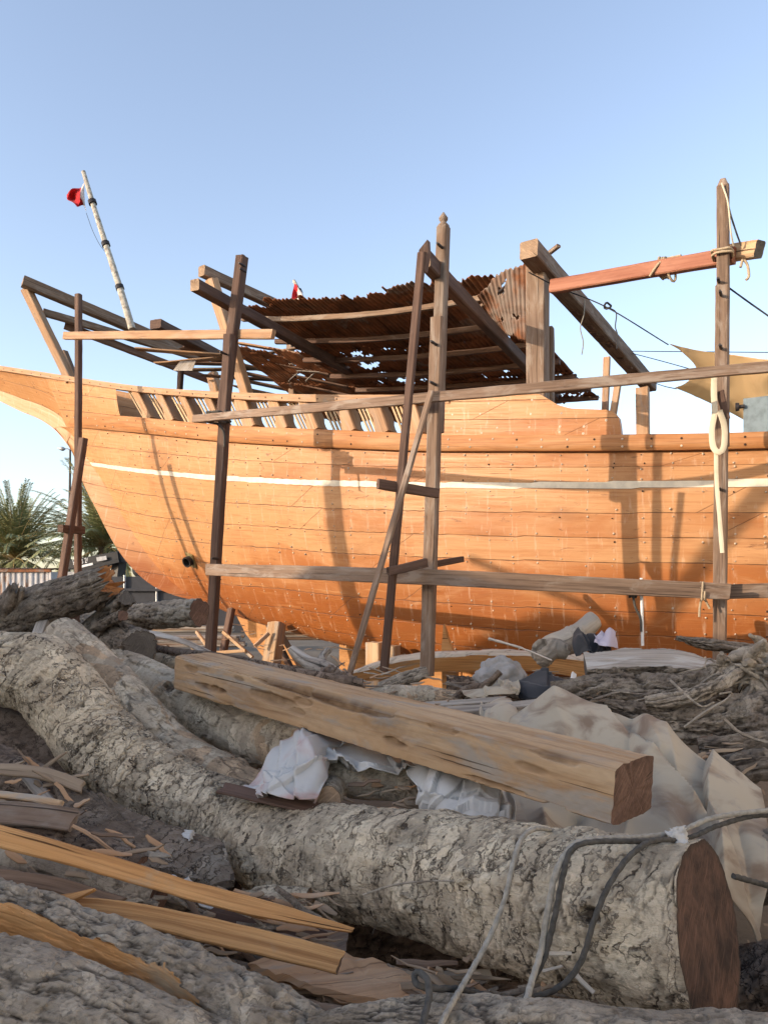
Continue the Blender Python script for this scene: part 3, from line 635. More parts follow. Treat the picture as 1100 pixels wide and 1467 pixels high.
# roof surface between its corners; s runs along the boat, t from near eave to far eave
C00, C10, C11, C01 = Q(338, 441, 1.35), Q(702, 404, 1.55), Q(852, 566, -2.3), Q(575, 584, -2.3)
def roof(s, t, lift=0.):
    s = np.asarray(s, float)[..., None]; t = np.asarray(t, float)[..., None]
    p = C00*(1-s)*(1-t)+C10*s*(1-t)+C11*s*t+C01*(1-s)*t
    return p+np.concatenate([0*s, 0*s, -.10*np.sin(s*math.pi)*(1-t)-.10*np.sin(t*math.pi)+lift+0*s], -1)
def sheet(name, s0, s1, t0, t1, lift, seed, m, parent, hole=.62, rag=.018, tilt=0., surf=roof):
    wl = .075; width = np.linalg.norm(surf(s1, t0)-surf(s0, t0)); ns = int(width/wl*8); nt = 46
    s = np.linspace(0, 1, ns); t = np.linspace(0, 1, nt); SS, TT = np.meshgrid(s, t, indexing='ij')
    pp = np.stack([SS.ravel()*width*3, TT.ravel()*6, np.full(SS.size, seed)], 1); q = fbm(pp*1.5, 4, seed).reshape(SS.shape)
    e0 = vnoise(np.stack([s*width*9, s*0, s*0+seed], 1), 3)*rag+vnoise(np.stack([s*width*30, s*0, s*0+seed], 1), 8)*rag*.25
    e1 = vnoise(np.stack([s*width*9, s*0+5, s*0+seed], 1), 3)*rag
    tt = t0+e0[:, None]*(1-TT)+(t1-t0)*TT+e1[:, None]*TT
    X = surf(s0+(s1-s0)*SS, tt); X[..., 2] += lift+.011*np.sin(SS*width/wl*2*math.pi)+.03*fbm(pp*.5, 3, seed+5).reshape(SS.shape)+tilt*(SS-.5)
    f = gridf(ns, nt); keep = (q.ravel()[f].mean(1) < hole)
    mb = MB(); mb.add(X.reshape(-1, 3), f[keep], np.stack([SS.ravel()*width, TT.ravel()*3, np.full(SS.size, seed)], 1))
    o = mb.build(name, m, parent); so = o.modifiers.new('Thick', 'SOLIDIFY'); so.thickness = .003; return o
for k in range(6):
    sheet('roofing_sheet', k/6-.01, (k+1)/6+.015, -.02+random.uniform(-.03, .03), .36, .03+.012*(k % 2), 21+k, M['rust'], shel, .6)
    sheet('roofing_sheet', k/6-.01, (k+1)/6+.015, .33+random.uniform(-.02, .03), .70, .0+.012*(k % 2), 41+k, M['rust'], shel, .33 if k < 2 else .5)
    sheet('roofing_sheet', k/6-.01, (k+1)/6+.015, .66, 1.02+random.uniform(-.02, .05), -.03+.012*(k % 2), 61+k, M['rust'], shel, .47)
for t in (.05, .22, .38, .54, .70, .86, .985):
    a = roof(-.015, t, -.065); b = roof(1.012+.02*random.random(), t, -.065)
    timber('purlin', a, b, .07, .075, M['grey'] if t < .1 else M['dark'], UPV, shel, mid=[roof(x, t, -.065) for x in (.25, .5, .75)], wear=.008)
# the torn sheet curling up against the pillar
def flap(s, t):
    s = np.asarray(s, float)[..., None]; t = np.asarray(t, float)[..., None]
    a = Q(684, 424, 1.6); b = Q(774, 362, 2.05); c = Q(768, 505, 1.5); d = Q(712, 470, 1.1)
    return a*(1-s)*(1-t)+b*s*(1-t)+c*s*t+d*(1-s)*t+NB*(.12*np.sin(s*math.pi))
sheet('roofing_sheet', 0, 1, 0, 1, 0, 91, M['zinc'], shel, .36, .05, surf=lambda s, t: flap(s, t))['label'] = 'torn zinc sheet curling up against the pillar'
bt('roof_batten', (688, 440, 1.4), (800, 352, 2.2), .05, .04, M['grey'], shel)
settle(shel)
# bow shelter frame at the left, with its wrecked plank roof
bow = thing('bow_shelter', 'broken timber shelter frame with loose roof planks over the bow', 'shelter', boat(-3.5, 0, 4.))
bt('roof_beam', (33, 403, 1.15), (290, 512, -1.9), .18, .19, M['grey'], bow, endm=M['tanend'])
bt('post', (38, 414, 1.0), (102, 546, .62), .17, .15, M['cap'], bow, NB)
bt('post', (92, 505, -.1), (108, 545, -.1), .14, .12, M['grey'], bow, NB)
bt('rail', (62, 447, .75), (300, 517, -1.9), .12, .13, M['grey'], bow, endm=M['tanend'])
bt('rail', (93, 466, .3), (320, 552, -2.2), .13, .13, M['dark'], bow)
bt('roof_beam', (223, 464, .6), (345, 527, -2.0), .24, .16, M['dark'], bow)
bt('post', (260, 520, -1.2), (257, 575, -1.2), .10, .10, M['dark'], bow, NB)
bt('post', (304, 535, -1.9), (320, 600, -1.9), .22, .16, M['cap'], bow, NB)
bt('post', (416, 492, -1.6), (420, 580, -1.6), .12, .12, M['grey'], bow, NB)
BC = [Q(322, 492, -.3), Q(462, 508, -.35), Q(660, 604, -2.6), Q(470, 600, -2.6)]
def roof2(s, t):
    s = np.asarray(s, float)[..., None]; t = np.asarray(t, float)[..., None]
    return BC[0]*(1-s)*(1-t)+BC[1]*s*(1-t)+BC[2]*s*t+BC[3]*(1-s)*t
for k in range(4):
    sheet('roofing_sheet', k/4-.01, (k+1)/4+.02, 0, .5, -.02+.012*(k % 2), 121+k, M['rust'], bow, .30 if k < 3 else .5, surf=roof2)
    sheet('roofing_sheet', k/4-.01, (k+1)/4+.02, .46, 1., -.04+.012*(k % 2), 131+k, M['rust'], bow, .5, surf=roof2)
def plank(a, b, w, th, m, roll=0.): return timber('roof_plank', Q(*a), Q(*b), w, th, m, UPV, bow, wear=.008, ragged=.05)
PL = [((196, 500, -.1), (318, 509, -.7), .2, 'cap'), ((225, 521, -.7), (330, 512, -.9), .18, 'cap'), ((232, 520, -1.), (345, 522, -1.3), .2, 'dark'), ((268, 530, -1.3), (380, 528, -1.5), .2, 'grey'),
      ((290, 538, -1.6), (400, 545, -1.8), .2, 'dark'), ((342, 492, -.4), (440, 509, -.6), .17, 'cap'), ((330, 497, -.6), (470, 528, -.9), .35, 'dark'), ((320, 506, -.8), (478, 540, -1.1), .35, 'dark'),
      ((322, 518, -1.1), (500, 556, -1.4), .35, 'dark'), ((330, 530, -1.4), (520, 572, -1.7), .35, 'dark'), ((335, 542, -1.7), (540, 585, -2.), .35, 'dark'), ((340, 555, -2.), (540, 598, -2.3), .4, 'dark'), ((352, 512, -.9), (452, 494, -.5), .1, 'grey'), ((262, 497, -.6), (345, 530, -1.7), .3, 'dark')]
for a, b, w, m in PL: plank(a, b, w, .03, M[m])
for a, b, w in (((414, 545, -.5), (428, 533, -.6), .06), ((425, 531, -.6), (458, 533, -.7), .05), ((438, 546, -.6), (450, 535, -.6), .035)): plank(a, b, w, .012, M['silver'])
mb = MB(); g = [Q(249, 531, -.5), Q(258, 519, -.7), Q(281, 518, -.7), Q(276, 531, -.5)]; prism(mb, g, .02, UPV); mb.build('roof_scrap', M['silver'], bow, False)
settle(bow)
# flags
def flagpole(pts, v, r, label):
    root = thing('flagpole', label, 'flagpole', Q(*pts[-1], v)); mb = MB()
    w = [Q(x, y, v) for x, y in pts]; tube(mb, w, list(np.linspace(r*.6, r, len(w))), 10, .12, disp=wob(.003, 5)); mb.build('pole', M['bamboo'], root)
    for k in range(1, len(w)-1):
        if len(w) > 2:
            mb = MB(); d = (w[k+1]-w[k-1])/np.linalg.norm(w[k+1]-w[k-1]); tube(mb, [w[k]-d*.04, w[k]+d*.04], r*1.15, 10, n=3); mb.build('lashing', M['iron'], root)
    settle(root); return root
flagpole([(120, 246), (133, 290), (152, 350), (172, 412), (190, 472)], .1, .07, 'tall leaning bleached pole lashed to the left shelter beam, red flag at its top')
flagpole([(421, 402), (429, 418), (441, 448)], -.6, .045, 'short pole showing above the rusty roof, second flag on it')
def flag(pts, cols, name, label, v, m2=None):
    """grid of pixel points, rows along the hoist"""
    g = np.array([[Q(x, y, v+vv) for x, y, vv in r] for r in pts]); return cloth(name, g, [M['redflag'], M['whiteflag']], label, 'flag', 24, 24, .015, 3., split=cols)
def project(X): return np.stack([550+F*X[..., 0]/X[..., 1], HZ-F*(X[..., 2]-EYE)/X[..., 1]], -1)
def cloth(name, g, mats, label, cat, nu, nv, amp, fr, seed=0, split=None, ridge=0., facet=False, parent=None, group=None, crease=None, buckle=None, folds=None, rfolds=None):
    """a sheet through a grid of world points, smoothly interpolated, with folds"""
    a = np.asarray(g, float); r, c = a.shape[:2]
    q = np.stack([catmull(a[i], n=nv)[0] if False else np.stack([cub(np.arange(c), a[i, :, k], np.linspace(0, c-1, nv)) for k in range(3)], 1) for i in range(r)])
    X = np.stack([np.stack([cub(np.arange(r), q[:, j, k], np.linspace(0, r-1, nu)) for k in range(3)], 1) for j in range(nv)], 1)
    N = np.cross(np.gradient(X, axis=0), np.gradient(X, axis=1)); N /= np.linalg.norm(N, axis=-1, keepdims=True)+1e-9
    p = X.reshape(-1, 3)*fr; d = fbm(p, 3, seed)
    if ridge: d = d+ridge*((1-np.abs(fbm(p*.9+31, 2, seed+7))*3.2).clip(0, 1)**2-.4)+ridge*.6*((1-np.abs(fbm(p*2.1+11, 2, seed+9))*3.2).clip(0, 1)**2-.4)
    fl = list(folds or [])
    if rfolds:
        rg = np.random.default_rng(seed+77); pj = project(X).reshape(-1, 2); lo, hi = pj.min(0), pj.max(0)
        for _ in range(rfolds[0]):
            c_ = lo+(hi-lo)*rg.random(2); an = (rfolds[3] if len(rfolds) > 3 else 1.57)+rg.normal(0, .55); l_ = rg.uniform(.5, 1.1)*np.linalg.norm(hi-lo)/2; d_ = np.array([math.cos(an), math.sin(an)])*l_
            fl.append((rg.choice(['step', 'ridge', 'step']), [c_-d_, c_+rg.normal(0, .15, 2)*l_, c_+d_], rfolds[1]*rg.uniform(.3, 1.)*rg.choice([1, 1, -1]), rfolds[2]*rg.uniform(.5, 1.8)))
    if fl:
        pj = project(X).reshape(-1, 2); pj = pj+2.5*np.stack([fbm(np.column_stack([pj/26., pj[:, 0]*0+k]), 2, seed+k) for k in (1, 2)], 1); dz = np.zeros(len(pj))
        for kind, pl, am, wd in fl:
            pl = np.asarray(pl, float); best = np.full(len(pj), 1e9); sg = np.zeros(len(pj)); Lt = np.linalg.norm(np.diff(pl, axis=0), axis=1).sum()
            for a_, b_ in zip(pl[:-1], pl[1:]):
                d_ = b_-a_; l2 = d_@d_; tt = ((pj-a_)@d_/l2); tc = np.clip(tt, 0, 1); q_ = pj-(a_+tc[:, None]*d_); ds = np.linalg.norm(q_, axis=1); cr = np.sign(d_[0]*q_[:, 1]-d_[1]*q_[:, 0])
                m_ = ds < best; best = np.where(m_, ds, best); sg = np.where(m_, cr, sg)
            if kind == 'ridge': dz += am*np.exp(-(np.sqrt(best**2+1.5)-1.2)/wd)
            else: dz += am*np.where(sg > 0, np.exp(-best/(wd*6)), -.35*np.exp(-best/wd))
        nv_ = N*np.sign((N@np.array([0, -1., .35])))[..., None]; X = X+nv_*dz.reshape(nu, nv)[..., None]
    if buckle: X = crumple(X, **buckle)
    if crease:
        # creased folds: triangle waves in random directions, bent a little
        rg = np.random.default_rng(seed+1); ext = np.linalg.norm(X[-1, -1]-X[0, 0]); wp = .25*fbm(p*.35+5, 2, seed+3); d = .35*d
        for cf, ca_ in crease:
            for _ in range(3):
                v = rg.normal(0, 1, 3); v /= np.linalg.norm(v); x = (X.reshape(-1, 3)@v)*cf+rg.random()*9+wp*1.4; tr = np.abs(x-np.floor(x)-.5)*4-1
                gate = sst(-.35, .35, fbm(p*.6+rg.random()*40, 2, seed+4)); d = d+ca_*tr*gate
    X = X+N*(amp*d.reshape(nu, nv))[..., None]; f = gridf(nu, nv); mb = MB(); mi = np.zeros(len(f), int)
    uv = np.stack([np.repeat(np.arange(nu)[:, None], nv, 1)*.02, np.repeat(np.arange(nv)[None], nu, 0)*.02, np.zeros((nu, nv))], -1).reshape(-1, 3)
    if split is not None:
        w = (f[:, 0] % nv)/(nv-1) > split; mb.add(X.reshape(-1, 3), f[~w], uv); mb.add(X.reshape(-1, 3), f[w], uv, mi=1)
    else: mb.add(X.reshape(-1, 3), f, uv)
    o = mb.build(name, mats, parent, not facet)
    if parent is None: recentre(o)
    so = o.modifiers.new('Thick', 'SOLIDIFY'); so.thickness = .004; so.offset = 0
    return tag(o, label, cat, group)
flag([[(96, 279, .1), (104, 270, .2), (116, 269, 0), (121, 262, .0)], [(97, 286, .15), (106, 284, .0), (115, 281, .2), (121, 276, 0)], [(103, 288, .2), (111, 292, .1), (117, 287, .1), (122, 290, 0)], [(108, 291, .2), (112, 296, .1), (119, 294, .0), (124, 303, 0)]], .72, 'flag', 'ragged red and white flag hanging from the tall leaning pole', .05)
flag([[(422, 406, .0), (426, 410, .1), (433, 420, .0)], [(419, 420, .1), (425, 424, .0), (434, 428, .1)], [(416, 437, .0), (424, 439, .1), (439, 441, .0)]], .55, 'flag', 'small red and white flag above the edge of the rusty roof', -.55)
rope('halyard', [Q(124, 305, .1), Q(133, 330, .15), Q(143, 350, .15), Q(152, 362, .1)], .008, M['wire'], 'thin line from the hanging red flag to the leaning pole', 'line', fine=4)
# ---------------------------------------------------------------- scaffolding round the hull
def post(name, a, b, w, h, m, label, cat, group=None, **k): return timber(name, P(*a), P(*b), w, h, m, k.pop('up', NB), None, label, cat, group, **k)
GS = 'scaffold timbers round the boat'
post('scaffold_post', (113, 422, 12.4), (112, 905, 12.4), .10, .09, M['dark'], 'slim dark post beside the bow, leftmost upright', 'post', GS)
post('scaffold_brace', (120, 628, 12.1), (86, 850, 11.8), .12, .10, M['dark'], 'dark raking prop leaning on the leftmost post', 'prop', GS)
post('scaffold_cleat', (87, 757, 11.75), (119, 760, 12.2), .10, .12, M['dark'], 'short dark board nailed between the leftmost post and its prop', 'board', GS, up=UPV)
def two_piece(label, upper, lower, wu, wl, mu, ml, finial=False, taper=True):
    root = thing('scaffold_post', label, 'post', P(*lower[1]), GS)
    timber('upper_post', P(*upper[0]), P(*upper[1]), wu, wu, mu, NB, root); timber('lower_post', P(*lower[0]), P(*lower[1]), wl, wl*.8, ml, NB, root)
    if finial:
        mb = MB(); t = P(*upper[0]); z = np.array([0, .03, .05, .06, .075, .10, .125, .15])-.01; r = np.array([.052, .048, .03, .02, .035, .038, .022, .006])
        sweep(mb, t+z[:, None]*UPV, rect_prof(2, 2, .5, (4, 4)), NB, scale=r); mb.build('finial', mu, root)
    settle(root); return root
two_piece('dark two-piece post leaning right, holding the long beam near the bow', [(347, 368, 9.6), (319, 595, 9.6)], [(329, 480, 9.45), (300, 960, 9.45)], .125, .125, M['dark'], M['dark'])
two_piece('pale-topped two-piece post with a carved finial, beside the ladder poles', [(635, 326, 7.1), (626, 620, 7.1)], [(627, 455, 6.98), (611, 968, 6.98)], .105, .115, M['grey'], M['grey'], True)
r4 = two_piece('tall weathered post with a pointed top near the right edge', [(1035, 268, 6.95), (1035, 640, 6.95)], [(1034, 410, 6.8), (1030, 965, 6.8)], .105, .112, M['grey'], M['grey'])
mb = MB(); t = P(1035, 268, 6.95); sweep(mb, t+np.array([0, .05, .075])[:, None]*UPV-UPV*.005, rect_prof(.104, .104, .02, (4, 4)), NB, scale=[1, .62, .45]); o = mb.build('post_tip', M['grey'], r4); o.location -= r4.location
post('scaffold_rail', (278, 600, 9.15), (1330, 505, 6.0), .045, .088, M['grey'], 'long upper rail sloping up across all the posts to the right edge', 'rail', GS, up=UPV, mid=[P(610, 570, 6.78)])
post('scaffold_rail', (297, 816, 9.3), (1044, 848, 6.65), .05, .14, M['grey'], 'long grey lower rail running from the second post across the hull', 'rail', GS, up=UPV, endm=M['tanend'], mid=[P(614, 827, 6.80)])
post('scaffold_rail', (1022, 848, 6.95), (1420, 838, 6.1), .05, .13, M['grey'], 'short grey lower rail continuing behind the pointed post to the right edge', 'rail', GS, up=UPV)
post('scaffold_rail', (93, 481, 12.1), (392, 479, 9.25), .06, .115, M['cap'], 'pale level rail from the leftmost post to the second post', 'rail', GS, up=UPV)
post('scaffold_beam', (279, 408, 9.3), (562, 565, 14.6), .13, .14, M['dark'], 'long dark beam in front of the leaning post running under the rusty roof', 'beam', GS, up=UPV, endm=M['tanend'])
post('scaffold_beam', (608, 371, 6.8), (800, 572, 13.2), .11, .15, M['dark'], 'dark beam from the tall ladder pole running under the rusty roof', 'beam', GS, up=UPV, endm=M['tanend'])
post('scaffold_beam', (790, 411, 8.35), (1052, 366, 7.0), .10, .14, M['red'], 'red-brown beam joining the roof pillar to the pointed post', 'beam', GS, up=UPV)
post('scaffold_beam', (1046, 363, 7.13), (1087, 357, 6.85), .11, .145, M['fresh'], 'pale beam end poking out right of the pointed post', 'beam', GS, up=UPV, endm=M['greyend'])
o = post('ladder_pole', (604, 362, 6.62), (550, 962, 6.62), .07, .05, M['dark'], 'tall dark leaning pole left of the carved post', 'pole', GS)
mb = MB(); prism(mb, [P(599, 385, 6.60), P(600, 358, 6.60), (P(612, 343, 6.60)), P(613, 362, 6.60), P(608, 388, 6.60)], .06, -NB); o = mb.build('pole_tip', M['dark'], None, False); o.parent = bpy.data.objects['ladder_pole']; o.location = -bpy.data.objects['ladder_pole'].location
post('ladder_pole', (618, 560, 6.5), (498, 975, 6.5), .05, .04, M['grey'], 'thin grey strut leaning across the tall dark pole', 'pole', GS)
post('scaffold_cleat', (541, 693, 6.55), (627, 707, 6.85), .05, .085, M['dark'], 'short dark crosspiece joining pole and carved post under the stripe', 'board', GS, up=UPV)
post('scaffold_cleat', (556, 819, 6.50), (610, 806, 6.7), .05, .075, M['dark'], 'short dark crosspiece from the tall pole at the lower rail', 'board', GS, up=UPV)
post('scaffold_cleat', (604, 812, 7.2), (662, 801, 7.6), .05, .06, M['dark'], 'thin dark batten behind the carved post above the lower rail', 'board', GS, up=UPV)
# props under the bow
post('hull_prop', (397, 893, 11.6), (384, 985, 11.3), .22, .2, M['fresh'], 'stout pale prop under the hull by the orange deadwood', 'prop', 'props under the hull')
post('hull_prop', (332, 872, 12.6), (312, 975, 12.2), .11, .1, M['dark'], 'thin dark prop under the hull left of the deadwood', 'prop', 'props under the hull')
post('hull_prop', (372, 868, 12.9), (418, 960, 12.4), .08, .1, M['dark'], 'dark raking prop behind the stout pale prop', 'prop', 'props under the hull')
post('wood_batten', (365, 926, 11.3), (385, 907, 11.4), .05, .06, M['cap'], 'short batten nailed across the orange deadwood', 'batten', up=UPV)
post('hull_block', (538, 920, 9.9), (538, 985, 9.9), .2, .2, M['fresh'], 'pale timber block under the keel behind the thin strut', 'block', 'blocks under the keel')
post('hull_block', (562, 925, 9.7), (562, 985, 9.7), .14, .2, M['fresh'], 'narrow pale timber block right of the wider keel block', 'block', 'blocks under the keel')
# lines and lashings
rope('rigging_line', [Q(757, 390, 2.6), P(800, 412, 8.4), P(868, 440, 8.2), P(957, 494, 8.0)], .012, M['wire'], 'dark line from the heavy roof beam to the awning corner', 'line', fine=4)
rope('rigging_line', [P(1043, 412, 7), P(1072, 433, 6.9), P(1140, 482, 6.7), P(1420, 690, 6.2)], .014, M['wire'], 'dark line running from the pointed post out to the right', 'line', fine=4)
rope('rigging_line', [Q(893, 503, -1.3), P(1000, 504, 10), P(1250, 506, 8.6)], .01, M['wire'], 'level thin line crossing above the tan awning', 'line', fine=4)
rope('rigging_line', [Q(897, 504, -1.3), P(950, 518, 10), P(1000, 532, 9.4)], .01, M['wire'], 'thin line falling from the roof beam to the middle of the awning', 'line', fine=4)
rope('rigging_line', [Q(930, 546, -2.2), P(950, 553, 9.6), P(968, 557, 8.33)], .01, M['wire'], 'short line from the roof beam end to the lower awning corner', 'line', fine=4)
rope('dangling_twine', [Q(837, 428, 1.2), Q(836, 450, 1.3), Q(831, 470, 1.3), Q(835, 490, 1.3), Q(833, 508, 1.3)], .012, M['rope'], 'frayed pale cord hanging from the heavy roof beam', 'cord', fine=4)
rope('dangling_twine', [P(870, 440, 8.2), P(882, 448, 8.2), P(881, 468, 8.2), P(884, 480, 8.2), P(883, 500, 8.2)], .011, M['wire'], 'dark cord hanging from the knot in the rigging line', 'cord', fine=4)
mb = MB(); c = P(870, 438, 8.2); tube(mb, [c+np.array([math.cos(t)*.035, .02*math.sin(2*t), math.sin(t)*.03]) for t in np.linspace(0, 11, 26)], .011, 6, .02); tag(recentre(mb.build('rope_knot', M['wire'])), 'dark knot in the line between roof beam and awning', 'knot')
def wrap(name, c, ax, w, h, turns, r, m, label, tails=()):
    """a lashing wound round a timber of w x h along ax"""
    ax = np.asarray(ax, float)/np.linalg.norm(ax); s = AX*1. if abs(ax[2]) > .9 else np.cross(ax, UPV); s = s/np.linalg.norm(s); u = np.cross(s, ax); pts = []
    for t in np.linspace(0, turns*2*math.pi, int(turns*14)):
        x, y = math.cos(t), math.sin(t); k = 1/max(abs(x)/(w/2+r), abs(y)/(h/2+r)); pts.append(c+s*x*k+u*y*k+ax*(t/(2*math.pi)-turns/2)*r*2.2)
    mb = MB(); tube(mb, pts, r, 7, .015)
    for tl in tails: tube(mb, tl, r, 7, .02)
    return tag(recentre(mb.build(name, m)), label, 'lashing')
wrap('rope_lashing', P(951, 384, 7.6), P(1052, 366, 7.12)-P(790, 411, 8.35), .12, .15, 3, .012, M['ropeT'], 'tan rope tied round the red-brown beam with a loop below',
     [[P(952, 372, 7.45), P(958, 378, 7.4), P(957, 392, 7.42), P(963, 403, 7.45), P(967, 400, 7.45), P(967, 392, 7.45)], [P(950, 372, 7.45), P(941, 380, 7.45), P(930, 396, 7.5)], [P(956, 370, 7.5), P(975, 366, 7.4)]])
wrap('rope_lashing', P(1035, 366, 7.0), UPV, .14, .25, 2, .012, M['ropeT'], 'tan rope binding the red-brown beam to the pointed post', [[P(1065, 372, 6.9), P(1070, 380, 6.9), P(1072, 396, 6.9), P(1068, 401, 6.9)], [P(1063, 372, 6.9), P(1060, 383, 6.9)]])
wrap('rope_lashing', P(313, 598, 9.3), UPV, .17, .2, 4, .016, M['ropeD'], 'dark rope binding the upper rail to the second post', [[P(313, 608, 9.1), P(321, 620, 9.1), P(322, 640, 9.1)]])
wrap('rope_lashing', P(905, 843, 6.77), AX, .05, .125, 3, .011, M['ropeD'], 'dark cord tied round the lower rail above a hanging white pole', [[P(906, 848, 6.68), P(909, 868, 6.68), P(917, 886, 6.68), P(918, 905, 6.68)]])
wrap('rope_lashing', P(1006, 847, 6.66), AX, .05, .125, 2, .010, M['ropeT'], 'pale cord tied round the lower rail beside the pointed post', [[P(1006, 850, 6.7), P(1002, 868, 6.7), P(1001, 884, 6.7)], [P(1006, 850, 6.7), P(1011, 862, 6.7), P(1016, 872, 6.7)]])
mb = MB(); tube(mb, [P(918, 828, 6.68), P(919, 870, 6.68), P(920, 925, 6.7)], .013, 9, .1); tag(recentre(mb.build('white_pole', M['white'])), 'thin white pole standing against the lower rail', 'pole')
rope('dangling_twine', [P(1038, 266, 6.85), P(1044, 300, 6.8), P(1053, 330, 6.85), P(1061, 352, 6.9)], .014, M['ropeD'], 'dark strap from the tip of the pointed post to the pale beam end', 'strap', fine=4)
rope('dangling_twine', [P(1033, 262, 6.83), P(1042, 290, 6.8), P(1046, 330, 6.82), P(1050, 352, 6.9)], .013, M['strap'], 'pale strap hanging from the tip of the pointed post', 'strap', fine=4)
def band(name, pts, w, m, label):
    p, t = catmull(pts, dl=.03); mb = MB(); sweep(mb, p, rect_prof(w, .006, .002, (3, 2)), NB, W=1, disp=wob(.002, 8)); return tag(recentre(mb.build(name, m)), label, 'strap')
band('webbing_strap', [P(1023, 528, 6.55), P(1022, 560, 6.6), P(1023, 590, 6.6), P(1019, 615, 6.62), P(1021, 640, 6.62), P(1029, 648, 6.6), P(1036, 640, 6.6), P(1037, 612, 6.6), P(1030, 588, 6.58)], .05, M['strap'], 'cream webbing strap looped over the upper rail at the pointed post')
band('webbing_strap', [P(1025, 645, 6.62), P(1026, 690, 6.65), P(1030, 740, 6.65), P(1034, 792, 6.65)], .035, M['strap'], 'long strap end hanging down the pointed post below the loop')
post('post_splice', (1031, 560, 6.62), (1040, 600, 6.62), .06, .04, M['dark'], 'short dark splice piece tied to the pointed post under the rail', 'board')
# bolts and nails on the posts
for po, spots in (('scaffold_post.001', [(346, 386, 9.42), (345, 378, 9.42), (318, 505, 9.3), (314, 600, 9.3), (306, 800, 9.3)]), ('scaffold_post.002', [(628, 350, 6.98), (619, 490, 6.86), (618, 548, 6.86), (612, 700, 6.86)]), ('scaffold_post.003', [(1031, 418, 6.67), (1031, 495, 6.67), (1028, 400, 6.85), (1030, 700, 6.7)])):
    root = bpy.data.objects[po]; d_ = NB
    for x, y, D in spots:
        mb = MB(); c = P(x, y, D); tube(mb, [c-NB*.09, c+NB*.02, c+NB*.035], [.014, .014, .01], 7, n=4); o = mb.build('bolt', M['iron'], root); o.location = -root.location
# tan awning at the right
g = np.array([[P(957, 492, 8.0), P(1000, 502, 8.1), P(1050, 510, 8.0), P(1120, 515, 7.6), P(1250, 505, 7.2)], [P(978, 506, 8.08), P(1010, 520, 8.14), P(1060, 534, 8.1), P(1120, 540, 7.75), P(1250, 540, 8.2)],
              [P(997, 530, 8.18), P(1020, 545, 8.24), P(1065, 560, 8.22), P(1120, 570, 7.9), P(1250, 570, 7.5)], [P(985, 548, 8.26), P(1020, 562, 8.32), P(1065, 580, 8.32), P(1120, 595, 8.05), P(1250, 600, 7.65)],
              [P(967, 557, 8.32), P(1015, 577, 8.42), P(1066, 602, 8.45), P(1120, 622, 8.2), P(1250, 640, 7.8)]])
cloth('awning', g, M['sail'], 'tan cloth awning stretched behind the pointed post at the right edge', 'awning', 70, 70, .03, 1.2, 3, ridge=.6)
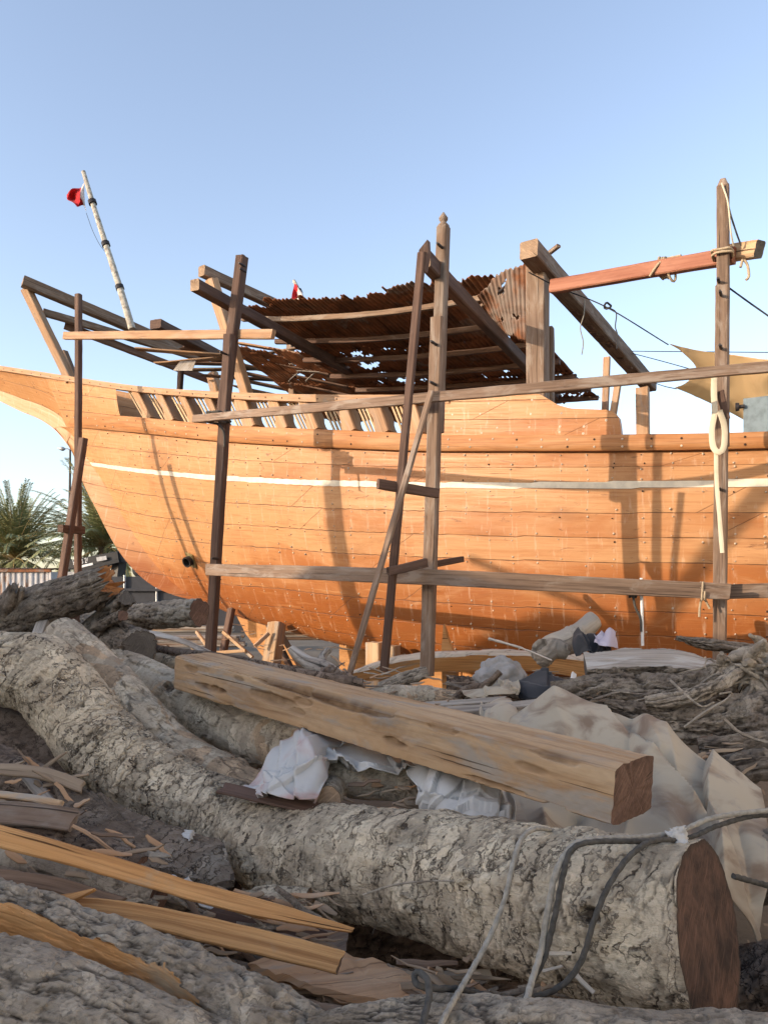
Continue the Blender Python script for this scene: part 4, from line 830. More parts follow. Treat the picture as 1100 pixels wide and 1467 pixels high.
# ---------------------------------------------------------------- the pile of logs in front
def log(name, ctrl, label, cat, mats, style='plates', dl=.012, seg=96, amp=1., lump=.10, seed=0, cell=(.075, .10), cut=None, knots=0, splinter=0., squash=None, group=None, parent=None, up=(0, 0, 1), endtilt=0.):
    """ctrl rows: photograph x, y, depth and radius in photograph pixels"""
    pts = np.array([[*P(x, y, D), r*D/F] for x, y, D, r in ctrl]); q, t = catmull(pts, dl); path, R = q[:, :3], q[:, 3]; n = len(path)
    T, S, A = frames(path, up); th = np.linspace(0, 2*math.pi, seg+1)-math.pi/2; Rm = R.mean(); m = seg+1
    dirs = S[:, None]*np.cos(th)[None, :, None]+A[:, None]*np.sin(th)[None, :, None]
    U = np.repeat(t[:, None], m, 1); cy = np.stack([U/1., np.repeat(np.cos(th)[None], n, 0)*Rm, np.repeat(np.sin(th)[None], n, 0)*Rm], -1).reshape(-1, 3); cy[:, 0] += seed*3.1
    w = cy+.022*np.stack([fbm(cy*14+k*7, 3, seed+k) for k in range(3)], 1)+.03*np.stack([fbm(cy*5+k*9, 2, seed+k) for k in range(3)], 1)
    big = fbm(cy*np.array([2.2, 3.5, 3.5]), 3, seed+1); mid = fbm(cy*13, 3, seed+2); fin = fbm(cy*55, 3, seed+3)
    if style == 'plates':
        f1, f2, rid = voro(w/np.array([cell[0], cell[1], cell[1]]), seed); e = f2-f1
        act = sst(-.15, .25, fbm(cy*6+3, 3, seed+5)); crk = (1-sst(.012, .075, e))*(.12+.88*act)
        g1, g2, rid2 = voro(w/np.array([cell[0]*.33, cell[1]*.42, cell[1]*.42]), seed+9); a2 = sst(.0, .35, fbm(cy*5+9, 3, seed+6)); c2 = (1-sst(.02, .12, g2-g1))*a2
        ring = fbm(np.stack([w[:, 0]/.030, cy[:, 1]*2.2, cy[:, 2]*2.2], 1), 2, seed+11); rg = (1-sst(0., .07, np.abs(ring)))*sst(-.15, .25, fbm(cy*4+1, 2, seed+12))
        hs = fbm(cy*np.array([9, 15, 15])+7, 4, seed+13)*9; fr = hs-np.floor(hs); fl = np.floor(hs)+sst(0, .10, fr); fe = (1-sst(.0, .10, fr))*sst(-.1, .3, fbm(cy*5+21, 2, seed+14))
        sh = sst(.18, .42, fbm(cy*np.array([5, 7, 7])+31, 3, seed+15)); shag = sh*np.abs(fbm(cy*np.array([60, 38, 38]), 3, seed+16))
        d = (rid-.5)*.005*act+(rid2-.5)*.003*a2+.0016*fl+.0035*mid+.0028*fin-.006*crk-.003*c2-.005*rg-.002*fe+.008*shag-.003*sh
        ck = np.clip(.6*crk+.35*c2+.5*rg+.45*fe+.36*sh*(.4+2*shag), 0, 1)
    elif style == 'furrow':
        kf = 21 if amp != .91 else 11; k = fbm(np.stack([w[:, 0]*3.2, w[:, 1]*kf, w[:, 2]*kf], 1), 4, seed); a = np.abs(k); crk = 1-sst(.015, .11, a)
        k2 = np.abs(fbm(np.stack([w[:, 0]*9, w[:, 1]*48, w[:, 2]*48], 1), 3, seed+4)); c2 = 1-sst(.01, .10, k2)
        hs = fbm(w*np.array([5, 20, 20])+7, 4, seed+13)*8; fr = hs-np.floor(hs); fl = np.floor(hs)+sst(0, .12, fr); fe = (1-sst(.0, .12, fr))*sst(-.2, .2, fbm(cy*5+21, 2, seed+14))
        d = .015*sst(.0, .35, a)-.007+.006*mid+.0045*fin-.005*c2+.0018*fl-.003*fe; ck = np.clip(.8*crk+.5*c2+.6*fe, 0, 1)
    else:
        k = np.abs(fbm(np.stack([w[:, 0]*2.5, w[:, 1]*30, w[:, 2]*30], 1), 3, seed)); c2 = (1-sst(.008, .05, k))*sst(0, .3, fbm(cy*3, 2, seed+6))
        pe = sst(.05, .12, fbm(cy*np.array([2.5, 6, 6]), 4, seed+8)); d = .010*pe+.004*mid+.0015*fin-.004*c2; ck = np.clip(.6*c2+.7*np.exp(-((pe-.5)/.28)**2)*(pe > .02), 0, 1)
    d = d*(amp if amp != .91 else 1.7)+lump*Rm*big
    rs = np.random.default_rng(seed+50)
    for _ in range(knots):
        ku, kt, kr = rs.uniform(.05, .95)*t[-1], rs.uniform(-1.9, 1.3)-math.pi/2+1.2, rs.uniform(.03, .055)
        c = np.array([ku+seed*3.1, math.cos(kt)*Rm, math.sin(kt)*Rm]); dd = np.linalg.norm((cy-c)*[.7, 1, 1], axis=1)*(1+.5*mid+.25*fin)
        hol = rs.random() < .4; d += .024*np.exp(-(dd/kr)**2)*(1+.35*np.sin(dd*180+mid*9))*np.where((dd < kr*.4) & hol, -.3, 1); ck = np.clip(ck+.5*np.exp(-(dd/(kr*.8))**2)*np.clip(.3+fin*2, 0, 1)+.7*((dd < kr*.38) & hol), 0, 1)
    d = d.reshape(n, m); ck = ck.reshape(n, m).copy(); d[:, -1] = d[:, 0]; rad = R[:, None]+d
    if squash is not None: dirs2 = dirs*1.; dirs2 = S[:, None]*np.cos(th)[None, :, None]*squash[0]+A[:, None]*np.sin(th)[None, :, None]*squash[1]
    else: dirs2 = dirs
    X = path[:, None]+dirs2*rad[..., None]; uv = np.stack([U, np.repeat(th[None]*Rm, n, 0), np.full((n, m), seed*1.7)], -1)
    fm = np.zeros((n-1)*(m-1), int)
    if cut is not None:
        cd = np.asarray(cut[0], float); cd = cd/np.linalg.norm(cd); h = (dirs@cd); lim = (cut[1] if len(cut) < 3 else np.interp(t/t[-1], [0, cut[2]-.25, cut[2]], [cut[1], cut[1]+.05, 1.2])[:, None])*R[:, None]+.008*fbm(cy*np.array([3, 8, 8]), 2, seed+3).reshape(n, m)
        x = ((X-path[:, None])*cd).sum(-1); over = x > lim; X = X-cd*np.where(over, x-lim, 0)[..., None]; ck[over] = 0
        g = gridf(n, m); ov = over.reshape(-1)[g].all(1); fm = np.where(ov, 2, 0)
        s2 = np.cross(cd, T[n//2]); uv2 = np.stack([U, ((X-path[:, None])*s2).sum(-1), np.full((n, m), seed*.7)], -1); uv = np.where(over[..., None], uv2, uv)
    mb = MB(); g = gridf(n, m)
    if endtilt: X[-8:] += (T[-1]*(dirs2[-1]@np.array([0, 0, 1.]))[:, None]*endtilt*R[-1])[None]*np.linspace(.1, 1, 8)[:, None, None]
    if splinter:
        k = np.abs(vnoise(np.stack([th*5, th*0, th*0+seed], 1), 3)); k[-1] = k[0]; X[-1] += T[-1]*(k*splinter)[:, None]; X[-2] += T[-1]*(k*splinter*.6)[:, None]
    Xf, uf, cf = X.reshape(-1, 3), uv.reshape(-1, 3), ck.reshape(-1)
    for i in (0, 2):
        if (fm == i).any(): mb.add(Xf, g[fm == i], uf, cf, i)
    for e, sg in ((0, 1), (n-1, -1)):
        ring = X[e]; cen = path[e] if not splinter or e == 0 else path[e]-T[e]*splinter*.3; nr = 14
        Y = np.stack([cen+(ring-cen)*(1-k/nr) for k in range(nr)]+[np.repeat(cen[None], m, 0)])
        q2 = np.stack([(Y-cen)@S[e], (Y-cen)@A[e], np.full(Y.shape[:2], seed*.37+e)], -1)
        bumps = .004*fbm(np.concatenate([q2[..., :2].reshape(-1, 2)*25, np.full((Y.shape[0]*m, 1), seed+.5)], 1), 3).reshape(Y.shape[:2]); bumps[0] = 0; Y = Y+T[e]*bumps[..., None]
        gg = gridf(nr+1, m); cc = np.zeros((Y.shape[0], m)); cc[0] = 1.; mb.add(Y.reshape(-1, 3), gg if sg < 0 else gg[:, ::-1], q2.reshape(-1, 3), cc.ravel(), 1)
    o = mb.build(name, mats if len(mats) > 2 else [mats[0], mats[1], mats[1]], parent); sharp(o, 70)
    if parent is None: recentre(o)
    return tag(o, label, cat, group)
GL = 'logs in the pile'
# the great foreground trunk, bent at its left end
log('tree_trunk', [(-90, 935, 4.0, 50), (-10, 955, 3.95, 52), (58, 968, 3.88, 56), (112, 1025, 3.8, 55), (148, 1070, 3.72, 57), (245, 1140, 3.55, 58), (345, 1188, 3.35, 62), (425, 1222, 3.05, 70), (605, 1252, 2.62, 86), (740, 1283, 2.34, 101), (880, 1316, 2.10, 114), (1017, 1342, 1.945, 128)],
    'huge pale grey barked trunk across the foreground, bent at left, red-brown cut end right', 'log', [M['barkA'], M['redend']], 'plates', .0058, 230, 1., .075, 3, (.048, .15), knots=12, endtilt=-.12)
log('peeled_log', [(86, 902, 4.35, 22), (112, 930, 4.25, 31), (150, 975, 4.15, 34), (195, 1025, 4.0, 34), (255, 1082, 3.85, 34), (335, 1122, 3.65, 30), (380, 1140, 3.6, 26)], 'half peeled pale log lying behind the bent part of the huge trunk', 'log', [M['barkC'], M['tanend']], 'peel', .01, 110, 1.4, .14, 12, group=GL, knots=2)
log('peeled_log', [(165, 948, 4.7, 20), (225, 985, 4.5, 30), (300, 1028, 4.3, 33), (400, 1065, 4.0, 34), (520, 1105, 3.8, 30)], 'thick flaking log running under the hewn beam, with a dark round knot', 'log', [M['barkC'], M['tanend']], 'peel', .01, 110, 1.6, .16, 22, group=GL, knots=4)
log('cut_log', [(448, 1112, 3.35, 27), (520, 1115, 3.3, 30), (600, 1121, 3.25, 30), (690, 1128, 3.2, 28)], 'pale log with narrow cracks between the two white plastic heaps', 'log', [M['barkC'], M['tanend']], 'plates', .009, 90, .6, .08, 31, (.07, .09), group=GL)
log('branch_stub', [(480, 1118, 3.5, 20), (474, 1138, 3.12, 20), (470, 1146, 3.02, 20)], 'short sawn branch stub with a tan cut face below the pale cracked log', 'branch', [M['barkC'], M['tanend']], 'plates', .008, 60, .5, .06, 33)
log('round_log', [(215, 946, 5.2, 13), (300, 962, 5.0, 14)], 'short grey log lying left of the hewn beam end', 'log', [M['barkA'], M['tanend']], 'plates', .012, 60, .7, .1, 41, group=GL)
log('fallen_log', [(-70, 920, 5.1, 33), (10, 889, 5.05, 32), (80, 861, 5.0, 29), (125, 845, 4.97, 26), (150, 835, 4.95, 22)], 'dark furrowed log rising to the right with a splintered orange tip', 'log', [M['barkB'], M['oiled']], 'furrow', .009, 140, .6, .08, 51, splinter=.10, group=GL, knots=3)
log('branch_stub', [(12, 878, 4.95, 16), (18, 860, 4.9, 13), (22, 846, 4.88, 9)], 'rough bark stump of a branch on the dark furrowed log', 'branch', [M['barkB'], M['barkB']], 'furrow', .012, 40, 1., .25, 53, splinter=.05)
log('round_log', [(0, 925, 5.7, 15), (60, 900, 5.5, 16), (100, 886, 5.2, 15)], 'thin grey log with a brown sawn end under the splintered log', 'log', [M['barkB'], M['brownend']], 'furrow', .012, 60, .8, .1, 61, group=GL)
log('stump', [(120, 905, 5.7, 24), (165, 915, 5.2, 27), (200, 928, 4.72, 25)], 'dark stump log with a round grey sawn face towards the viewer', 'stump', [M['barkB'], M['greyend']], 'furrow', .011, 90, 1.1, .10, 71)
log('cut_branch', [(118, 915, 5.1, 17), (150, 886, 5.05, 14), (172, 866, 4.95, 12), (183, 857, 4.85, 11.5)], 'dark cut limb with a small round sawn end rising above the stump', 'branch', [M['barkB'], M['greyend']], 'furrow', .011, 60, 1., .12, 73)
log('cut_branch', [(138, 898, 5.0, 9), (160, 888, 4.9, 8), (176, 882, 4.75, 8)], 'small cut branch with a brown end between stump and sawn limb', 'branch', [M['barkB'], M['brownend']], 'furrow', .011, 40, .7, .1, 75)
log('squared_log', [(172, 888, 5.6, 18), (230, 881, 5.4, 19), (286, 878, 5.2, 20)], 'rough squared grey log pointing at the second post', 'log', [M['barkD'], M['brownend']], 'furrow', .012, 70, .9, .1, 81, group=GL)
log('branch', [(200, 925, 5.3, 5), (260, 935, 5.1, 6), (330, 945, 4.95, 8), (400, 960, 4.9, 9), (470, 973, 4.9, 9), (520, 978, 4.9, 6)], 'long slim grey-brown curved pole behind the hewn beam', 'pole', [M['barkE'], M['brownend']], 'smooth', .02, 40, .3, .1, 83)
log('old_log', [(-60, 1035, 4.15, 42), (20, 1065, 4.0, 42), (100, 1110, 3.9, 38), (160, 1150, 3.8, 30)], 'brown smooth log in the dark hollow under the huge trunk', 'log', [M['barkE'], M['brownend']], 'peel', .012, 90, 1., .14, 91, group=GL)
# right hand side
FR = -NB
log('split_log', [(838, 955, 5.2, 27), (900, 952, 5.15, 30), (970, 953, 5.1, 28), (1030, 962, 5.1, 22)], 'split log with a pale flat top over dark torn bark, before the hull at right', 'log', [M['barkB'], M['greyend'], M['silver']], 'furrow', .009, 130, .91, .16, 101, cut=((-.15, -.35, 1), .35), group=GL)
log('bark_log', [(790, 998, 4.95, 18), (860, 992, 4.9, 24), (960, 990, 4.8, 24), (1060, 980, 4.7, 28), (1180, 972, 4.6, 30), (1330, 965, 4.5, 28)], 'dark furrowed log under the split log at right', 'log', [M['barkB'], M['greyend']], 'furrow', .009, 130, .91, .18, 103, group=GL)
log('root_log', [(865, 1012, 4.4, 10), (930, 1030, 4.3, 24), (1000, 1038, 4.25, 30), (1080, 1034, 4.2, 40), (1180, 1020, 4.1, 46), (1320, 1010, 4.0, 46)], 'thick dark root log flaring towards the right edge', 'log', [M['barkB'], M['greyend']], 'furrow', .009, 140, .91, .2, 105, group=GL)
log('cut_branch', [(924, 1006, 4.25, 9), (965, 1002, 4.2, 10), (1005, 992, 4.2, 11), (1050, 968, 4.3, 10), (1070, 950, 4.4, 8)], 'sawn root limb curving up to the root tangle at right', 'branch', [M['barkD'], M['tanend']], 'furrow', .010, 60, .7, .2, 107)
log('dark_plank_log', [(968, 914, 5.6, 5), (1010, 922, 5.55, 11), (1070, 930, 5.5, 13), (1150, 935, 5.5, 14)], 'dark flat splintered slab of bark lying on top at the right edge', 'slab', [M['barkB'], M['brownend']], 'furrow', .012, 60, 1.2, .3, 109, squash=(1.3, .6), splinter=.05)
log('lower_log', [(1000, 1072, 4.0, 10), (1050, 1068, 3.95, 13), (1140, 1062, 3.9, 15)], 'thin dark log right of the canvas under the root log', 'log', [M['barkB'], M['brownend']], 'furrow', .012, 60, 1., .15, 111, group=GL)
log('lower_log', [(990, 1112, 3.9, 16), (1060, 1100, 3.8, 20), (1150, 1090, 3.7, 22)], 'shaded log deep behind the canvas at the right edge', 'log', [M['barkB'], M['brownend']], 'furrow', .014, 60, 1., .15, 113, group=GL)
log('lower_log', [(1055, 1260, 2.9, 40), (1120, 1235, 2.8, 45), (1200, 1210, 2.7, 45), (1360, 1190, 2.6, 45)], 'dark log at the right edge behind the red cut end', 'log', [M['barkB'], M['brownend']], 'furrow', .014, 70, 1., .15, 115, group=GL)
mb = MB(); rng = np.random.default_rng(8); c = P(1075, 965, 4.4)
for k in range(26):
    a = rng.uniform(0, 2*math.pi); l = rng.uniform(.12, .42); d = np.array([math.cos(a)*.9-.25, -.55*rng.random(), math.sin(a)*.55-.15]); pts = [c+rng.normal(0, .05, 3)]
    for j in range(5): pts.append(pts[-1]+d*l/5+rng.normal(0, .022, 3)); d = d*.93+np.array([0, 0, -.05])
    tube(mb, pts, np.linspace(rng.uniform(.010, .026), .003, 6), 7, .02, W=k)
for k in range(22):
    o_ = c+rng.normal(0, 1, 3)*[.11, .06, .06]; v_ = rng.normal(0, .06, 3); tube(mb, [o_-v_, o_+[0, 0, .02], o_+v_], [.012, .03, .008], 9, .010, disp=wob(.012, 22, k), W=k)
tag(recentre(mb.build('root_tangle', M['barkD'])), 'tangled knot of torn roots on the logs at the right edge', 'roots')
def twig(pts, r, m, label, name='twig'):
    mb = MB(); tube(mb, [P(*p) for p in pts], np.linspace(r, r*.5, len(pts)), 7, .015, W=random.random()*9, disp=wob(r*.3, 30)); return tag(recentre(mb.build(name, m)), label, 'twig')
twig([(980, 1042, 4.0), (1010, 1020, 3.95), (1040, 1002, 3.95), (1048, 992, 3.95), (1030, 994, 3.95)], .009, M['barkD'], 'long thin pale root hooked back above the canvas')
twig([(960, 975, 4.3), (985, 998, 4.15), (1005, 1012, 4.1), (1022, 1006, 4.15)], .008, M['barkD'], 'thin dark root looping over the sawn root limb')
twig([(1036, 1030, 3.9), (1060, 1050, 3.85), (1100, 1064, 3.8), (1130, 1062, 3.8)], .011, M['barkD'], 'bare dark stick at the right edge above the shaded log')
twig([(520, 1282, 2.38), (570, 1267, 2.34), (640, 1262, 2.26), (700, 1270, 2.18), (775, 1277, 2.12)], .0035, M['barkD'], 'thin dry stem lying across the face of the huge trunk')
twig([(700, 915, 6.6), (745, 928, 6.4), (790, 946, 6.2)], .013, M['bare'], 'bare straight stick poking left from the bleached driftwood', 'stick')
# bottom edge
log('furrowed_log', [(440, 1474, 1.72, 18), (560, 1498, 1.70, 60), (720, 1530, 1.66, 88), (900, 1558, 1.62, 98), (1100, 1576, 1.58, 108), (1260, 1575, 1.55, 110)], 'grey furrowed log along the bottom edge below the ropes', 'log', [M['barkD'], M['greyend']], 'furrow', .006, 200, .75, .07, 121, group=GL)
log('furrowed_log', [(-160, 1420, 1.75, 95), (-20, 1450, 1.72, 100), (120, 1505, 1.68, 100), (300, 1580, 1.64, 100)], 'broad dusty log in the bottom left corner', 'log', [M['barkD'], M['tanend']], 'furrow', .006, 190, .7, .08, 123, group=GL)
log('bark_slab', [(-90, 1282, 2.02, 36), (20, 1318, 1.98, 40), (130, 1362, 1.92, 46), (250, 1410, 1.86, 54), (360, 1458, 1.8, 56), (500, 1520, 1.75, 44)], 'half log at lower left with a smooth orange sawn face and grey bark', 'log', [M['barkD'], M['orange'], M['orange']], 'furrow', .006, 150, 1., .12, 125, cut=((-.60, -.65, -.02), .34, .84))
log('small_log', [(-60, 1208, 2.5, 24), (40, 1232, 2.45, 27), (140, 1258, 2.38, 28), (228, 1284, 2.32, 26)], 'smooth grey log with beetle holes between the two orange boards', 'log', [M['barkD'], M['brownend']], 'peel', .008, 90, .9, .08, 127, group=GL)
log('small_log', [(-40, 1262, 2.5, 26), (60, 1280, 2.45, 26), (150, 1310, 2.35, 22), (190, 1330, 2.3, 20)], 'dusty log showing under the forked orange board', 'log', [M['barkD'], M['brownend']], 'furrow', .01, 80, .8, .1, 129, group=GL)
log('small_log', [(340, 1292, 2.75, 14), (400, 1286, 2.72, 16), (446, 1288, 2.68, 16)], 'small pale log under the long orange board tip', 'log', [M['barkA'], M['tanend']], 'peel', .008, 60, .7, .12, 131, group=GL)
# mid distance, in the sun
log('bleached_log', [(488, 975, 8.3, 9), (540, 962, 8.3, 13), (600, 950, 8.25, 15), (700, 946, 8.1, 15), (780, 948, 8.0, 15), (842, 956, 7.9, 17)], 'long bleached log lying along the foot of the hull', 'log', [M['bare'], M['tanend'], M['orange']], 'peel', .02, 70, 1., .14, 141, cut=((0, -.9, -.55), .45), group=GL)
log('driftwood', [(768, 935, 6.6, 10), (790, 926, 6.6, 13), (812, 918, 6.6, 12), (836, 900, 6.65, 9), (850, 888, 6.7, 8)], 'bleached driftwood limb with a knobbed end rising against the hull', 'branch', [M['bare'], M['tanend']], 'peel', .008, 80, 2.2, .42, 143, knots=5)
log('driftwood', [(418, 930, 6.2, 6), (440, 948, 6.1, 9), (465, 958, 6.0, 12), (492, 972, 5.9, 9), (512, 985, 5.8, 4)], 'grey forked root behind the hewn beam', 'branch', [M['silver'], M['tanend']], 'peel', .012, 60, 1., .25, 145)
log('driftwood', [(470, 962, 6.0, 7), (462, 945, 6.1, 6), (470, 930, 6.2, 4)], 'short upright prong of the grey root', 'branch', [M['silver'], M['tanend']], 'peel', .012, 40, 1., .2, 146)
log('bleached_log', [(478, 1003, 5.7, 9), (530, 998, 5.6, 12), (600, 996, 5.5, 12), (660, 1000, 5.4, 8)], 'pale flaking log just above the middle of the hewn beam', 'log', [M['barkC'], M['tanend']], 'peel', .012, 60, 1.2, .16, 147, group=GL)
log('branch', [(545, 985, 6.3, 7), (575, 975, 6.2, 10), (600, 966, 6.1, 9), (612, 962, 6.1, 7)], 'grey branch stub in front of the bleached log', 'branch', [M['barkD'], M['brownend']], 'furrow', .012, 50, .7, .2, 149)
log('dark_branch', [(650, 1000, 5.3, 5), (668, 990, 5.25, 6), (700, 978, 5.2, 5), (716, 962, 5.2, 4)], 'dark crooked branch left of the grey stone', 'branch', [M['barkE'], M['brownend']], 'furrow', .012, 40, .6, .2, 151)
def lump(name, c, r, m, label, cat, seed, sq=(1, 1, .75), amp=.3, fr=2.):
    bpy.ops; n = 40; a, b = np.meshgrid(np.linspace(0, math.pi, n), np.linspace(0, 2*math.pi, 2*n), indexing='ij')
    d = np.stack([np.sin(a)*np.cos(b), np.sin(a)*np.sin(b), np.cos(a)], -1).reshape(-1, 3); f1, f2, _ = voro(d*1.3+seed, seed)
    k = 1+amp*fbm(d*fr+seed, 4, seed)-.25*amp*(f1-.5); X = np.asarray(c)+d*k[:, None]*r*np.array(sq); mb = MB(); mb.add(X, gridf(n, 2*n)); return tag(recentre(mb.build(name, m)), label, cat)
lump('stone', P(716, 968, 5.5), .15, M['stone'], 'rounded grey stone above the boards in the middle of the pile', 'stone', 5, (1.1, .8, .95), .35)
for k, (x, y, r_, l) in enumerate([(472, 968, .075, 'dark broken lump at the left of a row of three by the grey root'), (490, 975, .075, 'dark broken lump in the middle of a row of three by the grey root'), (506, 983, .07, 'dark broken lump at the right of a row of three by the grey root')]):
    lump('dark_lump', P(x, y, 5.6-.05*k), r_, M['barkE'], l, 'lump', 11+k, (1, .8, .9), .5, 3.)
# the hewn beam
def hewn():
    a, b = P(281, 961, 4.29), P(907, 1131, 2.48); path, t = catmull([a, b], n=420); n = len(path); L = t[-1]
    hh = np.interp(t, [0, L], [.196, .192]); pr = np.repeat(rect_prof(.27, 1., .04, (48, 40))[None], n, 0).copy(); pr[..., 1] *= hh[:, None]
    pr[..., 0] = np.where(np.abs(pr[..., 1]) > .085, pr[..., 0]*.94, pr[..., 0])
    wane = np.interp(t, [0, .6, 1.2, L], [0, .0, .01, .03]); low = (pr[..., 1] < -.06)
    pits = [(.16, .045, .07, .022, .010), (.30, -.03, .10, .020, .016), (.43, -.025, .08, .02, .018), (.27, .06, .08, .02, .006), (.86, .01, .17, .03, .016), (.94, .085, .22, .022, .024), (1.1, .035, .07, .02, .01), (1.35, .082, .36, .035, .030), (1.60, .03, .17, .060, .004), (1.66, -.03, .07, .018, .02), (1.05, -.02, .06, .016, .012), (2.30, .02, .08, .018, .008), (2.15, -.075, .14, .012, .016), (.60, .06, .06, .014, .008), (1.9, .075, .09, .016, .010), (2.38, .08, .1, .02, .012)]
    def disp(X, uv, p):
        u, s, v = uv[..., 0], p[..., 0], p[..., 1]; q = X.reshape(-1, 3); d = .004*fbm(q*12, 3, 3).reshape(u.shape)+.0025*fbm(q*np.array([40, 40, 40]), 2, 5).reshape(u.shape); c = np.zeros_like(u)
        nz = fbm(q*16, 3, 8).reshape(u.shape); fr = (s > .10)
        for pu, pv, lu, lv, dp in pits:
            e = np.sqrt(((u-pu)/lu)**2+((v-pv)/lv)**2)+.35*nz; k = (1-sst(.65, 1.05, e))*fr; d = d-dp*k; c = np.maximum(c, k*np.clip(dp*42, .22, .95)*(.6+.9*np.clip(nz+.3, 0, 1)))
        k = sst(.25, .5, fbm(q*5, 3, 21).reshape(u.shape))*(v < -.075); d = d-.025*k; c = np.maximum(c, k*.5)
        return d, np.clip(c, 0, 1)
    mb = MB(); sweep(mb, path, pr, UPV, W=3.3, disp=disp, capm=1, ragged=.004, caprings=8)
    o = mb.build('hewn_beam', [M['fresh'], M['brownend']]); sharp(o, 50); recentre(o)
    tag(o, 'long hewn yellow-tan beam with dark pits and a brown sawn end, lying across the pile', 'beam')
hewn()
def board(name, pts, w, th, m, label, cat='board', up=UPV, ragged=.02, wear=.004, group=None, tipw=None, seed=0, endm=None):
    """a loose board along photograph points; w is its face width, 'up' its face direction"""
    p, t = catmull([P(*x) for x in pts], dl=.03); pr = np.repeat(rect_prof(w, th, .004, (9, 3))[None], len(p), 0).copy()
    if tipw is not None: pr[..., 0] *= np.interp(t/t[-1], [0, .12, .8, 1], tipw)[:, None]
    mb = MB(); sweep(mb, p, pr, up, W=random.random()*40, disp=wob(wear, 12, seed), ragged=ragged, capm=1, seed=seed+3)
    o = mb.build(name, [m, endm or m]); sharp(o, 40); recentre(o); return tag(o, label, cat, group)
GB = 'loose boards in the pile'
board('sawn_board', [(-60, 1182, 2.28), (120, 1230, 2.26), (300, 1283, 2.26), (505, 1333, 2.28)], .060, .016, M['orange'], 'long narrow orange board tapering to a point right of the small pale log', group=GB, tipw=[1, 1, .8, .25], up=(-.05, -.75, .6), endm=M['orange'])
board('sawn_board', [(230, 1268, 2.30), (330, 1300, 2.28), (382, 1318, 2.28)], .022, .012, M['orange'], 'thin splinter split from the underside of the long orange board', 'splinter', tipw=[1, 1, .6, .2], up=(-.05, -.8, .55))
board('sawn_board', [(60, 1298, 2.12), (200, 1312, 2.10), (350, 1345, 2.08), (488, 1379, 2.06)], .062, .020, M['orange'], 'orange board with a dark underside ending over the pale plank', group=GB, up=(-.05, -.75, .62), endm=M['grey'])
board('sawn_board', [(-60, 1303, 2.12), (30, 1299, 2.12), (90, 1290, 2.10), (136, 1275, 2.10)], .050, .012, M['orange'], 'forked orange splinter rising from the left edge', 'splinter', tipw=[1, 1, .55, .1], up=(-.0, -.8, .6))
board('old_plank', [(-50, 1160, 2.8), (50, 1168, 2.75), (108, 1176, 2.72)], .085, .02, M['grey'], 'dull brown plank end at the left edge above the long orange board', up=(0, -.7, .7), group=GB)
board('old_plank', [(-30, 1136, 2.9), (40, 1143, 2.85), (88, 1153, 2.8)], .028, .02, M['fresh'], 'thin pale lath at the left edge over the dark hollow', 'lath', up=(0, -.7, .7))
board('old_plank', [(40, 1112, 3.2), (75, 1155, 3.0)], .05, .015, M['silver'], 'grey splinter leaning in the dark hollow at left', 'splinter', up=(.4, -.7, .5))
def plate(name, px, D, th, m, label, cat, seed=0, dz=None):
    """a broken slab: photograph outline at per-point depth, thickened away from the viewer, slightly buckled"""
    pts = [P(x, y, d) for (x, y), d in zip(px, D)]; c = np.mean(pts, 0); n = len(pts); mb = MB()
    per = []
    for i in range(n):
        a, b = pts[i], pts[(i+1) % n]; k = max(2, int(np.linalg.norm(b-a)/.03))
        for j in range(k): per.append(a+(b-a)*j/k)
    per = np.array(per); rng = np.random.default_rng(seed); per[:, 2] += rng.normal(0, .004, len(per)); per[:, 0] += rng.normal(0, .003, len(per)); m_ = len(per); R = 12
    X = np.stack([c+(per-c)*(k/R) for k in range(R+1)]); nrm = np.cross(pts[1]-pts[0], pts[-1]-pts[0]); nrm /= np.linalg.norm(nrm); nrm *= -np.sign(nrm[1])
    bu = .005*fbm(X.reshape(-1, 3)*5, 3, seed)+.004*fbm(X.reshape(-1, 3)*25, 3, seed+3); X = X+(nrm[None]*bu[:, None]).reshape(X.shape)
    e = pts[1]-pts[0]; e /= np.linalg.norm(e); g = np.cross(nrm, e); uv = np.stack([(X-c)@e, (X-c)@g, np.full(X.shape[:2], seed)], -1)
    back = X+nrm*th; f = gridf(R+1, m_, True); mb.add(X.reshape(-1, 3), f, uv.reshape(-1, 3)); mb.add(back.reshape(-1, 3), f[:, ::-1], uv.reshape(-1, 3))
    k = (np.arange(m_)+1) % m_; mb.add(np.vstack([X[-1], back[-1]]), np.stack([np.arange(m_), k, k+m_, np.arange(m_)+m_], 1), np.vstack([uv[-1], uv[-1]+[0, .05, 0]]))
    o = mb.build(name, m); sharp(o, 45); recentre(o); return tag(o, label, cat)
plate('bark_plate', [(70, 1108), (128, 1140), (210, 1180), (318, 1216), (336, 1272), (300, 1275), (210, 1248), (110, 1212), (92, 1180)], [3.2, 3.1, 3.0, 2.9, 2.72, 2.72, 2.72, 2.72, 2.9], .03, bark('dusty_brown_slab', (.24, .19, .145), (.145, .105, .075), (.07, .05, .035), 1., (.32, .28, .225)), 'dusty brown broken slab leaning on the huge trunk above the long orange board', 'slab', 3)
plate('pale_plank', [(355, 1378), (440, 1352), (560, 1382), (640, 1408), (640, 1432), (600, 1440), (450, 1412)], [2.25, 2.35, 2.25, 2.2, 2.05, 2.0, 2.05], .02, M['cap'], 'flat pale plank at the bottom, under the end of the lower orange board', 'plank', 5)
plate('pale_plank', [(365, 1330), (430, 1318), (500, 1335), (495, 1362), (420, 1352)], [2.5, 2.6, 2.5, 2.4, 2.4], .03, M['grey'], 'dark grey plank scrap between the two orange boards', 'plank', 6)
